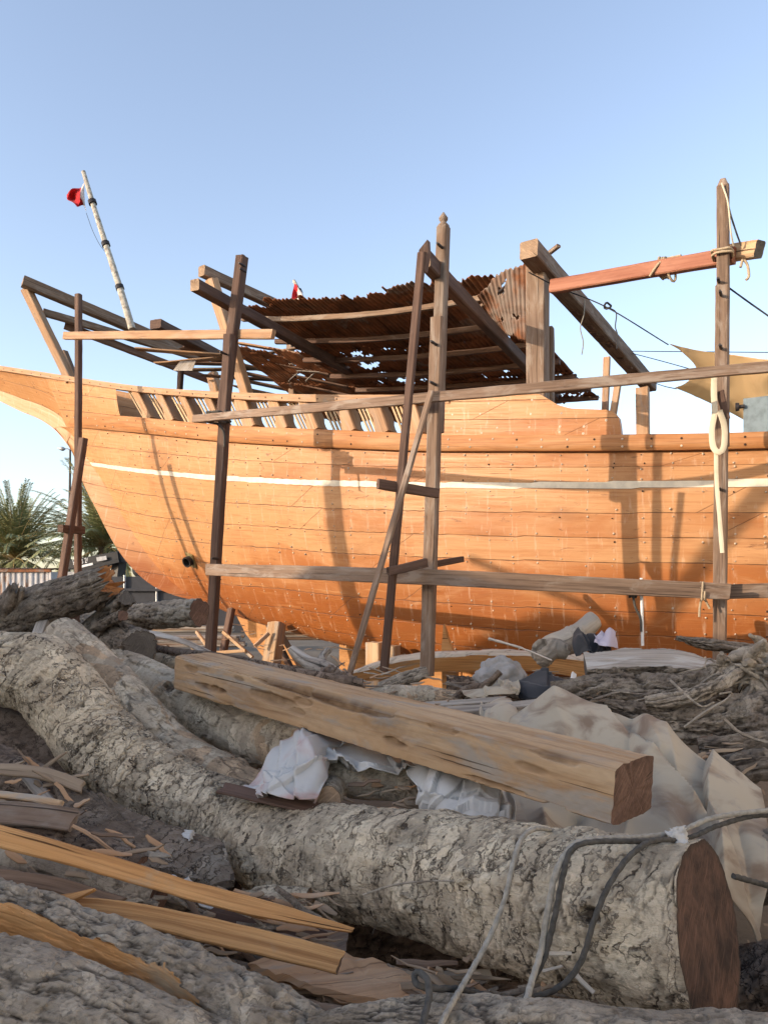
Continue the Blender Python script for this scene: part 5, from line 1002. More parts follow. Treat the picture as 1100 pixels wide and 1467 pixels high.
board('old_plank', [(320, 1129, 3.18), (390, 1145, 3.05), (462, 1160, 2.95)], .07, .012, M['dark'], 'dark thin board under the crumpled white sheet', up=(0, -.35, .9), group=GB)
board('old_plank', [(575, 1014, 5.0), (650, 1009, 4.9), (722, 1004, 4.8)], .06, .035, M['silver'], 'grey board lying level behind the hewn beam, upper of two', up=(0, -.4, .9), group=GB)
board('old_plank', [(600, 1022, 4.7), (700, 1016, 4.6), (775, 1008, 4.5)], .07, .035, M['silver'], 'grey board lying level behind the hewn beam, lower of two', up=(0, -.4, .9), group=GB)
board('old_plank', [(45, 935, 4.7), (63, 888, 4.95)], .075, .03, M['silver'], 'short grey board standing on end below the splintered log', up=(0, -1, .2), group=GB)
board('old_plank', [(1083, 958, 4.5), (1084, 926, 4.6)], .04, .02, M['silver'], 'short pale stake upright in the root tangle', 'stake', up=(0, -1, .2))
board('old_plank', [(818, 985, 6.), (822, 965, 6.2)], .04, .02, M['white'], 'short white peg under the end of the bleached log', 'peg', up=(0, -1, .2))
mb = MB(); prism(mb, [P(633, 985, 8.5), P(632, 930, 8.5), P(635, 894, 8.5), P(640, 912, 8.5), P(649, 935, 8.5), P(654, 960, 8.5), P(655, 1000, 8.5), P(634, 1000, 8.5)][::-1], .06, -NB)
o = recentre(mb.build('broken_board', M['orange'], None, False)); tag(o, 'pointed orange broken board standing upright before the hull', 'board')
# sheets
def G(rows): return np.array([[P(*p) for p in r] for r in rows])
cloth('canvas_sheet', G([[(715, 1062, 4.0), (755, 1015, 4.05), (800, 993, 4.0), (850, 1010, 3.85), (925, 1020, 3.7), (990, 1062, 3.5), (1050, 1102, 3.3), (1088, 1134, 3.15)],
    [(712, 1075, 3.75), (765, 1040, 3.8), (812, 1020, 3.75), (868, 1042, 3.55), (930, 1058, 3.4), (995, 1095, 3.2), (1052, 1135, 3.05), (1096, 1175, 2.95)],
    [(715, 1130, 3.4), (780, 1120, 3.4), (835, 1110, 3.35), (890, 1120, 3.2), (940, 1130, 3.05), (990, 1165, 2.9), (1052, 1190, 2.78), (1100, 1215, 2.72)],
    [(725, 1168, 3.05), (790, 1170, 3.05), (850, 1178, 3.0), (915, 1180, 2.85), (965, 1195, 2.7), (1010, 1220, 2.62), (1062, 1245, 2.58), (1100, 1270, 2.55)],
    [(735, 1200, 2.75), (800, 1215, 2.72), (865, 1225, 2.65), (930, 1238, 2.55), (985, 1258, 2.48), (1030, 1290, 2.45), (1068, 1325, 2.42), (1082, 1360, 2.42)]]), M['tarp'],
    'large stained pale canvas sheet draped behind the hewn beam end', 'tarpaulin', 150, 230, .010, 3., 5, folds=[('step', [(1022, 1062), (1010, 1110), (1014, 1180), (1030, 1300)], -.05, 22.), ('step', [(915, 1062), (960, 1110), (1014, 1172), (1030, 1210)], .07, 14.), ('ridge', [(792, 985), (812, 1050), (808, 1120)], .04, 18.),
     ('ridge', [(902, 1020), (898, 1110)], -.045, 16.), ('ridge', [(925, 1026), (948, 1066), (930, 1095)], .03, 12.), ('ridge', [(955, 1036), (972, 1100), (992, 1150)], .03, 16.), ('ridge', [(1026, 1068), (1085, 1110), (1110, 1180)], .012, 20.),
     ('ridge', [(735, 1030), (775, 1062), (800, 1120)], .03, 16.), ('ridge', [(775, 1175), (785, 1215)], .05, 12.), ('ridge', [(825, 1170), (822, 1225)], -.06, 9.), ('ridge', [(905, 1180), (890, 1240)], .03, 12.), ('ridge', [(1060, 1180), (1085, 1290)], -.03, 14.)])
cloth('plastic_sheet', G([[(440, 1043, 3.55), (462, 1044, 3.5), (480, 1050, 3.45), (500, 1058, 3.4)], [(385, 1052, 3.4), (430, 1060, 3.25), (458, 1072, 3.2), (478, 1080, 3.3)],
    [(350, 1098, 3.25), (400, 1105, 3.08), (445, 1112, 3.05), (462, 1118, 3.1)], [(332, 1122, 3.15), (385, 1138, 2.98), (430, 1145, 2.92), (453, 1148, 2.95)]]), M['printed'],
    'crumpled white plastic sheet heaped on the huge trunk at left of the pale log', 'plastic sheet', 90, 90, .006, 9., 15, rfolds=(18, .028, 9., 2.0))
cloth('plastic_sheet', G([[(452, 1072, 3.5), (500, 1055, 3.5), (545, 1066, 3.45), (600, 1095, 3.3)], [(455, 1085, 3.35), (505, 1078, 3.3), (550, 1082, 3.25), (602, 1098, 3.2)], [(458, 1098, 3.2), (510, 1102, 3.15), (550, 1098, 3.1), (600, 1104, 3.1)]]), M['plastic'],
    'white plastic sheet stretched over the pale log under the hewn beam', 'plastic sheet', 70, 100, .006, 9., 17, rfolds=(14, .020, 7., .4))
cloth('plastic_sheet', G([[(595, 1092, 3.2), (625, 1095, 3.1), (660, 1115, 3.05), (690, 1128, 3.0), (722, 1135, 3.0)], [(590, 1118, 3.1), (625, 1125, 2.95), (655, 1140, 2.9), (690, 1150, 2.9), (735, 1158, 2.9)], [(612, 1140, 2.95), (635, 1155, 2.85), (660, 1165, 2.82), (695, 1172, 2.8), (735, 1178, 2.8)], [(635, 1182, 2.85), (650, 1188, 2.75), (668, 1192, 2.72), (700, 1192, 2.7), (738, 1194, 2.7)]]), M['plastic'],
    'torn white plastic hanging in folds below the middle of the hewn beam', 'plastic sheet', 90, 120, .006, 9., 19, rfolds=(20, .030, 8., 1.3))
cloth('plastic_scrap', G([[(222, 1243, 2.8), (250, 1258, 2.7), (290, 1272, 2.7)], [(235, 1270, 2.6), (280, 1290, 2.55), (330, 1302, 2.55)]]), M['plastic'], 'bluish clear plastic scrap under the long orange board', 'plastic scrap', 30, 40, .02, 8., 23, ridge=1.2)
cloth('plastic_scrap', G([[(264, 1192, 2.95), (272, 1188, 2.9), (282, 1190, 2.95)], [(262, 1200, 2.9), (272, 1201, 2.85), (280, 1203, 2.9)]]), M['plastic'], 'tiny white scrap on the dusty brown slab', 'plastic scrap', 14, 14, .01, 20., 24, ridge=1.)
cloth('plastic_scrap', G([[(958, 1186, 2.08), (968, 1185, 2.05), (982, 1196, 2.06)], [(958, 1206, 2.03), (972, 1209, 2.0), (992, 1212, 2.02)]]), M['plastic'], 'small clear plastic scrap on the rope at the top of the huge trunk', 'plastic scrap', 20, 20, .014, 22., 25, ridge=1.2)
cloth('dark_cloth', G([[(826, 918, 6.35), (845, 906, 6.4), (868, 905, 6.4)], [(822, 930, 6.2), (845, 926, 6.15), (872, 922, 6.2)], [(826, 944, 6.1), (846, 942, 6.05), (872, 938, 6.1)]]), M['black'], 'dark crumpled cloth beside the bleached driftwood', 'cloth', 40, 40, .02, 4., 27, rfolds=(12, .05, 6.))
cloth('lilac_cloth', G([[(868, 902, 6.3), (873, 899, 6.3), (880, 904, 6.3)], [(858, 914, 6.2), (872, 910, 6.1), (884, 914, 6.2)], [(852, 925, 6.1), (870, 926, 6.0), (886, 928, 6.1)]]), M['lilac'], 'lilac cloth hung on a stick behind the split log', 'cloth', 40, 40, .006, 4., 29, rfolds=(5, .03, 4.))
cloth('canvas_scrap', G([[(660, 985, 5.3), (700, 978, 5.3), (742, 972, 5.3)], [(665, 995, 5.1), (705, 990, 5.0), (745, 984, 5.1)], [(680, 1000, 5.), (712, 1000, 4.9), (742, 996, 5.)]]), M['tarp'], 'pale canvas scrap in front of the grey stone', 'cloth', 40, 50, .01, 4., 33, rfolds=(8, .02, 8., .3))
cloth('dark_cloth', G([[(745, 975, 5.4), (780, 962, 5.4), (812, 972, 5.4)], [(742, 995, 5.2), (780, 985, 5.1), (810, 988, 5.2)], [(750, 1008, 5.1), (780, 1006, 5.0), (806, 1004, 5.1)]]), M['black'], 'dark rubber sheet folded right of the grey stone', 'cloth', 40, 40, .01, 4., 35, rfolds=(7, .025, 9., .6))
cloth('canvas_scrap', G([[(690, 1012, 4.8), (720, 1005, 4.8), (745, 1012, 4.7)], [(690, 1028, 4.5), (722, 1022, 4.4), (748, 1030, 4.4)], [(700, 1050, 4.3), (725, 1048, 4.2), (745, 1052, 4.2)]]), M['tarp'], 'small pale canvas fold left of the large canvas sheet', 'cloth', 40, 40, .01, 4., 37, rfolds=(7, .02, 9.))
# ropes over the trunk
def R_(pts): return [P(*p) for p in pts]
rope('mooring_rope', R_([(800, 1192, 2.32), (770, 1187, 2.14), (748, 1200, 2.06), (735, 1235, 1.99), (722, 1290, 1.94), (700, 1345, 1.90), (668, 1402, 1.78), (640, 1450, 1.62), (622, 1490, 1.55)]), .0075, M['rope'], 'leftmost grey rope hanging over the huge trunk')
rope('mooring_rope', R_([(1180, 1158, 2.3), (1090, 1162, 2.25), (1020, 1172, 2.18), (970, 1192, 2.1), (920, 1199, 2.02), (860, 1202, 1.95), (822, 1210, 1.9), (798, 1245, 1.86), (785, 1300, 1.84), (775, 1360, 1.83), (760, 1410, 1.75), (742, 1480, 1.6)]), .0085, M['rope'], 'grey rope from the right edge over the trunk, falling beside the dark rope')
rope('mooring_rope', R_([(1180, 1172, 2.32), (1090, 1168, 2.27), (1030, 1182, 2.18), (985, 1200, 2.1), (920, 1205, 2.0), (850, 1206, 1.92), (818, 1218, 1.88), (806, 1255, 1.85), (795, 1310, 1.83), (780, 1370, 1.83), (765, 1400, 1.82), (752, 1430, 1.75), (735, 1475, 1.62)]), .008, M['ropeD'], 'dark rope lying next to the grey rope over the trunk')
rope('mooring_rope', R_([(985, 1212, 2.08), (960, 1203, 2.0), (930, 1206, 1.93), (900, 1228, 1.86), (872, 1268, 1.82), (850, 1320, 1.80), (835, 1370, 1.80), (815, 1402, 1.80), (790, 1420, 1.80), (765, 1428, 1.80)]), .008, M['ropeD'], 'dark rope curving down the trunk nearest its cut end')
rope('mooring_rope', R_([(600, 1500, 1.52), (607, 1460, 1.58), (614, 1430, 1.64), (612, 1405, 1.68), (600, 1393, 1.72), (593, 1400, 1.72), (600, 1412, 1.70), (622, 1416, 1.72), (655, 1417, 1.76), (690, 1424, 1.80)]), .0085, M['ropeD'], 'dark rope end with a loop at the bottom of the picture')
rope('mooring_rope', R_([(1050, 1255, 2.3), (1075, 1262, 2.35), (1105, 1270, 2.4), (1180, 1290, 2.4)]), .010, M['ropeD'], 'dark rope end at the right edge beside the cut face')
# wood scraps wedged under the ropes, fibres on the trunk
board('wood_chip', [(784, 1366, 1.9), (818, 1366, 1.9)], .012, .008, M['bare'], 'flat pale chip wedged under the trunk beside the dark rope', 'chip', up=(0, -.8, .5), ragged=.008)
board('wood_chip', [(820, 1392, 1.86), (835, 1408, 1.84), (850, 1422, 1.82)], .012, .008, M['bare'], 'slanting pale splinter below the trunk by the dark curving rope', 'splinter', up=(0, -.8, .5), ragged=.008)
board('wood_chip', [(775, 1392, 1.95), (805, 1384, 1.93)], .01, .008, M['bare'], 'short pale splinter beneath the trunk between two ropes', 'splinter', up=(0, -.8, .5), ragged=.008)
mb = MB(); rng = np.random.default_rng(4)
for k in range(90):
    x = rng.choice([rng.normal(880, 35), rng.normal(730, 40), rng.uniform(450, 980)]); D = np.interp(x, [450, 605, 740, 880, 1000], [3.0, 2.62, 2.34, 2.12, 2.0])-.21+rng.uniform(0, .04)
    yl = np.interp(x, [450, 605, 740, 880, 1000], [1290, 1335, 1378, 1420, 1450]); y = yl-rng.uniform(0, 45); p = P(x, y, D+max(0, (y-yl+30))*.003+.03)
    a = rng.uniform(-.6, 1.0)-math.pi/2; l = rng.uniform(.02, .08); d = np.array([math.cos(a), -.5, math.sin(a)]); pts = [p-d*.02, p+d*l*.5+rng.normal(0, .006, 3), p+d*l+rng.normal(0, .01, 3)]
    tube(mb, pts, [.0022, .0016, .0006], 4, n=4, W=k)
tag(recentre(mb.build('bark_fibres', M['bare'])), kind='stuff')
# filling timbers deep in the pile and the chips between them
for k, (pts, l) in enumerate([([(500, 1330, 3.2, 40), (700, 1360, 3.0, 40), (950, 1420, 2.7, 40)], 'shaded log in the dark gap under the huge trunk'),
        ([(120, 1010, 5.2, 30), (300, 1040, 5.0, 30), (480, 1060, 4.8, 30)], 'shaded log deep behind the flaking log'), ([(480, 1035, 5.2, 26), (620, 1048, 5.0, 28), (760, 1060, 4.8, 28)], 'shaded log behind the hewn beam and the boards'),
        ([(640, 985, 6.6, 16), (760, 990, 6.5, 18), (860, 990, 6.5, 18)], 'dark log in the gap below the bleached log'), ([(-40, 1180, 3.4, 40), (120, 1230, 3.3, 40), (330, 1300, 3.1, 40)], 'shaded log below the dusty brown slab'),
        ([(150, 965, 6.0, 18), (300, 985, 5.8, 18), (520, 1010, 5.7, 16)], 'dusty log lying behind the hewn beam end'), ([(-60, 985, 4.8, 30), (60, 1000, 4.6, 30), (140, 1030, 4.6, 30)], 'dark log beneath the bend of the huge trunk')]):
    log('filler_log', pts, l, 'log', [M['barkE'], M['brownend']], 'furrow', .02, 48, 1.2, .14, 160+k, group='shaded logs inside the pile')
mb = MB()
for k in range(700):
    D = rng.uniform(2.2, 9); x = rng.uniform(-.6, .6)*D; p = np.array([x, D, .015+rng.random()*.03]); a = rng.uniform(0, 6.28); l = rng.uniform(.03, .14); d = np.array([math.cos(a), math.sin(a), rng.uniform(-.1, .25)])
    w = np.array([-math.sin(a), math.cos(a), 0])*rng.uniform(.006, .02); mb.add(np.array([p-w, p+w, p+d*l+w*.4, p+d*l-w*.4])+[0, 0, .002], np.array([[0, 1, 2, 3]]), np.array([[0, 0, k], [0, .02, k], [l, .02, k], [l, 0, k]]))
tag(recentre(mb.build('wood_chips', M['chip'])), kind='stuff')

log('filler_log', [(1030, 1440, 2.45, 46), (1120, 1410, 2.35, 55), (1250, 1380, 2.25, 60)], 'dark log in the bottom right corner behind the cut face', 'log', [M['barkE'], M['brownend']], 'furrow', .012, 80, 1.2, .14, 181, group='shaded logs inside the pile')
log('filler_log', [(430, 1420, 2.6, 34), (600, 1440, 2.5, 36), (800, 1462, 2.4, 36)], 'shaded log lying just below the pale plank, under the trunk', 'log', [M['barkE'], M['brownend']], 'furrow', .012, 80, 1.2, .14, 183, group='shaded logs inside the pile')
# splinters, chips and bark strips caught all over the pile
def scraps(name, spots, mats, seed, lr=(.04, .20)):
    rng = np.random.default_rng(seed); mb = MB()
    for (x0, y0, x1, y1, D0, D1, n, a0, a1) in spots:
        for _ in range(n):
            f = rng.random(2); p = P(x0+(x1-x0)*f[0], y0+(y1-y0)*f[1], D0+(D1-D0)*f[1]+rng.normal(0, .03)); a = rng.uniform(a0, a1); l = rng.uniform(*lr); d = np.array([math.cos(a), rng.uniform(-.5, .4), -math.sin(a)]); d /= np.linalg.norm(d)
            q = np.stack([p+d*l*k+rng.normal(0, .003, 3) for k in np.linspace(-.5, .5, 5)]); w = rng.uniform(.006, .024); pr = np.repeat(rect_prof(w, rng.uniform(.003, .008), .001, (3, 2))[None], 5, 0).copy(); pr[..., 0] *= np.array([rng.uniform(.2, 1), 1, 1, .8, rng.uniform(.05, .6)])[:, None]
            sweep(mb, q, pr, (rng.normal(0, .3), -.6, .7), W=rng.random()*40, ragged=.008, caprings=1, seed=rng.random()*9, mi=int(rng.integers(0, len(mats))))
    tag(recentre(mb.build(name, mats)), kind='stuff')
SP = [(0, 1190, 230, 1320, 2.55, 2.2, 40, -.2, .7), (240, 1280, 480, 1390, 2.5, 2.2, 45, -.3, .7), (380, 1380, 640, 1450, 2.35, 1.95, 26, -.2, .6), (0, 1090, 120, 1180, 3.2, 2.9, 22, -.6, 1.1), (480, 960, 780, 1010, 6.2, 5.0, 50, -.5, .5), (560, 1000, 780, 1035, 5.0, 4.5, 24, -.3, .3), (840, 985, 1100, 1060, 4.9, 4.1, 40, -.6, .6), (390, 925, 500, 985, 6.6, 5.7, 22, -.6, .9),
      (150, 930, 280, 990, 5.6, 4.8, 22, -.4, .7), (600, 1370, 900, 1440, 2.3, 1.95, 34, -.4, .8), (480, 1120, 620, 1160, 3.2, 2.9, 12, -.2, .4), (200, 890, 480, 950, 12., 9.5, 40, -.4, .4), (1000, 1060, 1100, 1120, 3.9, 3.6, 14, -.4, .4)]
scraps('wood_splinters', SP, [M['cap'], M['chip'], M['grey'], M['chip']], 3)
scraps('bark_strips', [(0, 1200, 250, 1300, 2.5, 2.25, 14, -.2, .6), (240, 1290, 450, 1390, 2.45, 2.25, 14, -.2, .6), (840, 985, 1100, 1050, 4.8, 4.2, 26, -.4, .4), (500, 960, 800, 1010, 6.2, 5.0, 24, -.4, .4), (560, 1390, 860, 1440, 2.25, 2., 16, -.3, .5)], [M['barkD'], M['barkB']], 7, (.08, .26))

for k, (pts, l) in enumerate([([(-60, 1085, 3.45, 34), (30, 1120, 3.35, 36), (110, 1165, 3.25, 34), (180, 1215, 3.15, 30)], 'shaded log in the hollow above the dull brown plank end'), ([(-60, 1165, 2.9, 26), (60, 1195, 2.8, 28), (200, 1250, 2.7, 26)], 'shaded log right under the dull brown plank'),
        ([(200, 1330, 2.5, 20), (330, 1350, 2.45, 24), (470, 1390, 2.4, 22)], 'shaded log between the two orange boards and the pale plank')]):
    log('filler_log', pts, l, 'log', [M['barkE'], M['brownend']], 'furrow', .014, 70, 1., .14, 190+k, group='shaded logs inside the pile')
for k, (pts, w, m, l) in enumerate([([(-40, 1214, 2.62), (90, 1236, 2.6), (215, 1262, 2.58)], .05, 'silver', 'thin grey board just under the long orange board at left'), ([(-40, 1252, 2.3), (80, 1268, 2.28), (170, 1296, 2.26)], .045, 'grey', 'brown-grey batten between the small log and the forked splinter'),
        ([(-30, 1100, 3.15), (60, 1108, 3.1), (120, 1128, 3.05)], .05, 'chip', 'brown broken batten across the dark hollow at left'), ([(300, 1310, 2.42), (390, 1330, 2.4), (470, 1352, 2.38)], .07, 'dark', 'dark plank between the tips of the two orange boards'), ([(395, 1395, 2.3), (480, 1420, 2.25), (590, 1452, 2.2)], .05, 'grey', 'brown-grey strip along the lower edge of the pale plank'),
        ([(520, 1425, 2.25), (600, 1405, 2.35), (700, 1398, 2.45)], .04, 'silver', 'grey batten in the gap under the middle of the trunk'), ([(210, 905, 6.4), (260, 918, 6.2), (300, 936, 6.0)], .05, 'silver', 'grey batten slanting behind the hewn beam end')]):
    board('old_plank', pts, w, .018, M[m], l, group=GB, up=(0, -.7, .7), seed=k)

log('driftwood', [(770, 944, 6.55, 8), (782, 934, 6.5, 13), (796, 930, 6.5, 12), (812, 936, 6.5, 8)], 'gnarled knob at the foot of the bleached driftwood limb', 'branch', [M['bare'], M['tanend']], 'peel', .008, 70, 2., .45, 147, knots=4)
# ---------------------------------------------------------------- the yard behind
def gmat():
    s = NT('yard_sand'); pos = s.n('TexCoord', out=3); n1 = s.noise(pos, .5, 6., .6); n2 = s.noise(pos, 18., 6., .7)
    col = s.mix(s.ramp(n1, .3, .7), (.12, .095, .07), (.19, .155, .115)); col = s.mix(s.math('MULTIPLY', s.ramp(n2, .5, .75), .6), col, (.06, .046, .034)); return s.done(col, .95, s.bump(n2, .5, .02))
mb = MB(); g = np.linspace(-1, 1, 61); g = np.sign(g)*np.abs(g)**3*900; xx, yy = np.meshgrid(g, g+40, indexing='ij'); zz = .03*fbm(np.stack([xx.ravel()*.3, yy.ravel()*.3, 0*xx.ravel()], 1), 3)-.03
mb.add(np.stack([xx.ravel(), yy.ravel(), zz], 1), gridf(61, 61)[:, ::-1]); tag(mb.build('ground', gmat()), kind='structure')
def rustwhite():
    s = NT('rusty_white_paint'); pos = s.n('TexCoord', out=3); x = s.sep(pos); run = s.noise(s.comb(s.math('MULTIPLY', x[0], 3.), s.math('MULTIPLY', x[1], 3.), s.math('MULTIPLY', x[2], .5)), 1.6, 5., .65); n2 = s.noise(pos, 2., 5., .6)
    col = s.mix(s.ramp(n2, .3, .7), (.40, .40, .41), (.31, .30, .29)); col = s.mix(s.ramp(run, .50, .66), col, (.24, .12, .06)); return s.done(col, .7)
box = thing('shipping_container', 'white rust-streaked shipping container with a rusty roof at the left edge', 'container', (-22, 38, 0)); D = 38.; a, b = P(-230, 0, D), P(74, 0, D)
n = 170; xs = np.linspace(a[0], b[0], n); off = .022*np.clip(2.2*np.sin(xs*2*math.pi/.28), -1, 1); mb = MB(); zt = 2.42
X = np.stack([np.stack([xs, D+off, np.full(n, z)], 1) for z in (.15, zt-.1)], 1); mb.add(X.reshape(-1, 3), gridf(n, 2)); sharp(mb.build('side_panel', rustwhite(), box), 20); mb = MB(); Y = X.copy(); Y[..., 1] = D+2.4-off[:, None]; mb.add(Y.reshape(-1, 3), gridf(n, 2)[:, ::-1]); o = mb.build('side_panel', rustwhite(), box); sharp(o, 20)
def bar(parent, name, p, q, w, h, m, up=UPV): return timber(name, p, q, w, h, m, up, parent, wear=.0, ragged=0)
rm = rust_mat('rusty_roof_edge', .35)
for z in (zt-.05, .1): bar(box, 'rail', np.array([a[0], D-.02, z]), np.array([b[0], D-.02, z]), .16, .14, rm if z > 1 else M['steel'])
for x in (a[0], b[0]): bar(box, 'corner_post', np.array([x, D, 0]), np.array([x, D, zt-.13]), .16, .16, rustwhite(), NB)
mb = MB(); n = 120; xs = np.linspace(a[0], b[0], n); X = np.stack([np.stack([xs, np.full(n, y), zt+.05+.02*np.sin(xs*2*math.pi/.3)+dz], 1) for y, dz in ((D-.05, 0), (D+1.2, .05), (D+2.5, 0))], 1); mb.add(X.reshape(-1, 3), gridf(n, 3)); mb.build('roof', rm, box)
mb = MB(); X = np.array([[b[0]-.01, D+.05, .1], [b[0]-.01, D+2.4, .1], [b[0]-.01, D+2.4, zt-.1], [b[0]-.01, D+.05, zt-.1]]); prism(mb, X, .05, (-1, 0, 0)); mb.build('end_panel', rustwhite(), box, False); settle(box)
# dark grey panel fence
fn = thing('panel_fence', 'dark grey panel fence with light joints behind the log pile', 'fence', (-9, 27, 0)); D = 27.
for x0, x1 in ((150, 178), (180, 224), (226, 300), (302, 380)):
    mb = MB(); y0, y1 = 826, 905; prism(mb, [P(x0, y1, D), P(x1, y1, D), P(x1, y0, D), P(x0, y0, D)], .08, (0, 1, 0)); mb.build('panel', M['fence'], fn, False)
for x in (179, 225, 301): bar(fn, 'joint', P(x, 905, D-.06), P(x, 824, D-.06), .05, .08, M['steel'], NB)
bar(fn, 'rail', P(150, 845, D-.08), P(380, 845, D-.08), .08, .10, M['fence']); settle(fn)
bar(None, 'metal_rail', P(100, 868, 22), P(146, 864, 22), .06, .08, M['steel']); tag(bpy.data.objects['metal_rail'], 'pale metal rail seen under the splintered log', 'rail')
tk = thing('water_tank', 'small black round tank above the panel fence', 'tank', P(206, 826, 27.8)); mb = MB(); p, t = catmull([P(201, 816, 28.6), P(211, 816, 27.6)], n=8); sweep(mb, p, circ(.34, 24), UPV, scale=[.5, .95, 1, 1, 1, 1, .95, .5]); mb.build('tank_body', M['crane'], tk); bar(tk, 'tank_stand', P(197, 828, 28), P(216, 828, 28), .5, .10, M['steel']); settle(tk)
# loader crane on a lorry
cr = thing('loader_crane', 'black lorry loader crane boom with white lettering behind the splintered log', 'crane', P(150, 880, 30)); D = 30.
bar(cr, 'boom', P(98, 810, D), P(172, 796, D-.3), .30, .34, M['crane']); bar(cr, 'boom_extension', P(160, 798, D-.2), P(196, 799, D-.2), .34, .42, M['crane']); bar(cr, 'jib', P(108, 819, D-.2), P(172, 803, D-.4), .18, .16, M['crane'])
bar(cr, 'jib_plate', P(110, 815, D-.28), P(134, 809, D-.30), .05, .16, M['white']); bar(cr, 'nameplate', P(139, 801.5, D-.47), P(153, 799, D-.49), .02, .16, M['steel'])
bar(cr, 'column', P(160, 900, D), P(172, 800, D), .4, .4, M['crane'], NB); bar(cr, 'cab', P(96, 832, D+1), P(126, 832, D+1), 1.4, .7, M['steel'])
cu = bpy.data.curves.new('lettering', 'FONT'); cu.body = 'HIAB 200 C'; cu.size = .30; cu.extrude = .006; cu.space_character = 1.05; cu.align_y = 'CENTER'
to = bpy.data.objects.new('lettering', cu); COL.objects.link(to); dg = bpy.context.evaluated_depsgraph_get(); me = bpy.data.meshes.new_from_object(to.evaluated_get(dg)); bpy.data.objects.remove(to)
to = bpy.data.objects.new('lettering', me); COL.objects.link(to); me.materials.clear(); me.materials.append(M['white']); pa, pb = P(105, 806.4, D-.25), P(136, 800.6, D-.40)
w_ = max(v.co.x for v in me.vertices); sc_ = np.linalg.norm(pb-pa)/w_; to.scale = (sc_, sc_*1.6, sc_); to.location = Vector(pa-np.array([0, .02, 0])); to.rotation_euler = (math.pi/2, -math.atan2(pb[2]-pa[2], pb[0]-pa[0]), 0); to.parent = cr; settle(cr)
# street lamp
lp = thing('street_lamp', 'tall thin street lamp left of the bow with one arm', 'street lamp', P(98, 880, 48)); D = 48.
mb = MB(); tube(mb, [P(99, 880, D), P(100, 760, D), P(101, 645, D)], [.11, .09, .06], 10, .5); mb.build('lamp_post', M['iron'], lp)
mb = MB(); tube(mb, [P(101, 647, D), P(98, 643, D), P(91, 643, D)], .035, 8, .1); mb.build('lamp_arm', M['steel'], lp); mb = MB(); tube(mb, [P(94, 643, D), P(90, 643, D), P(84, 642, D)], [.05, .14, .06], 10, .05); mb.build('lamp_head', M['steel'], lp)
mb = MB(); tube(mb, [P(101, 644, D), P(104, 642, D+1), P(108, 640, D+1.5)], [.05, .13, .06], 10, .05); mb.build('lamp_head', M['steel'], lp); settle(lp)
# date palms
def palm(c, base, R, nf, seed, label):
    rng = np.random.default_rng(seed); c = np.asarray(c); base = np.asarray(base); root = thing('date_palm', label, 'palm tree', base)
    mb = MB(); p, t = catmull([base, (base+c)/2+[.05, 0, 0], c], dl=.12); ph = np.abs((t/.22) % 1-.5); sweep(mb, p, circ(1., 20), scale=(.24+.07*ph+.10*(t/t[-1])**4), disp=wob(.03, 6, seed)); mb.build('trunk', M['palmtrunk'], root)
    lf = MB(); st = MB(); V = []; Fq = []; k0 = 0
    for i in range(nf):
        a = rng.uniform(0, 6.283); el = math.radians(rng.choice([rng.uniform(55, 85), rng.uniform(20, 60), rng.uniform(-20, 25)], p=[.35, .4, .25])); L = R*rng.uniform(.8, 1.08)*(1 if el > 0 else .8); n = 26
        h = np.array([math.cos(a), math.sin(a), 0]); s = np.linspace(0, 1, n); ang = el-(.25+.9*max(.15, math.cos(el)))*s**1.6; ds = L/(n-1)
        x = np.concatenate([[0], np.cumsum(np.cos(ang[:-1])*ds)]); z = np.concatenate([[0], np.cumsum(np.sin(ang[:-1])*ds)]); sp = c+h*x[:, None]+UPV*z[:, None]
        st_r = np.linspace(.035, .006, n); sweep(st, sp, circ(1., 5), (-h[1], h[0], .01), scale=st_r, caprings=1)
        side = np.array([-h[1], h[0], 0]); T = np.gradient(sp, axis=0); T /= np.linalg.norm(T, axis=1)[:, None]; N = np.cross(side, T)
        m = 54; q = np.linspace(.12, .995, m); b = np.stack([np.interp(q, s, sp[:, k]) for k in range(3)], 1); t_ = np.stack([np.interp(q, s, T[:, k]) for k in range(3)], 1); nn = np.stack([np.interp(q, s, N[:, k]) for k in range(3)], 1)
        for sg in (-1, 1):
            ll = .50*R/3*np.sin(np.clip(q*1.15+.12, 0, 1)*math.pi*.80+.35)**.8*rng.uniform(.75, 1.1, m)
            d = side*sg*.75+t_*(.55+.5*q[:, None])-nn*(-.28+rng.normal(0, .13, m))[:, None]; d /= np.linalg.norm(d, axis=1)[:, None]; w = .017*R/3; tip = b+d*ll[:, None]-UPV*(.10*ll[:, None]); mid = b+d*ll[:, None]*.5
            wv = np.cross(d, nn); wv /= np.linalg.norm(wv, axis=1)[:, None]+1e-9
            V.append(np.stack([b, mid+wv*w, tip, mid-wv*w], 1).reshape(-1, 3)); Fq.append(np.arange(4*m).reshape(m, 4)+k0); k0 += 4*m
    lf.add(np.vstack(V), np.vstack(Fq)); lf.build('crown', M['pal'], root, False); st.build('frond_stalks', M['frond'], root)
    settle(root)
palm(P(22, 800, 48), P(22, 876, 48), 5.0, 95, 4, 'large date palm with a full crown above the white container')
palm(P(150, 784, 44), P(150, 878, 44), 5.0, 90, 9, 'date palm half hidden behind the bow planking')
palm(P(-95, 800, 52), P(-95, 874, 52), 4.0, 40, 14, 'date palm cut by the left edge of the picture')
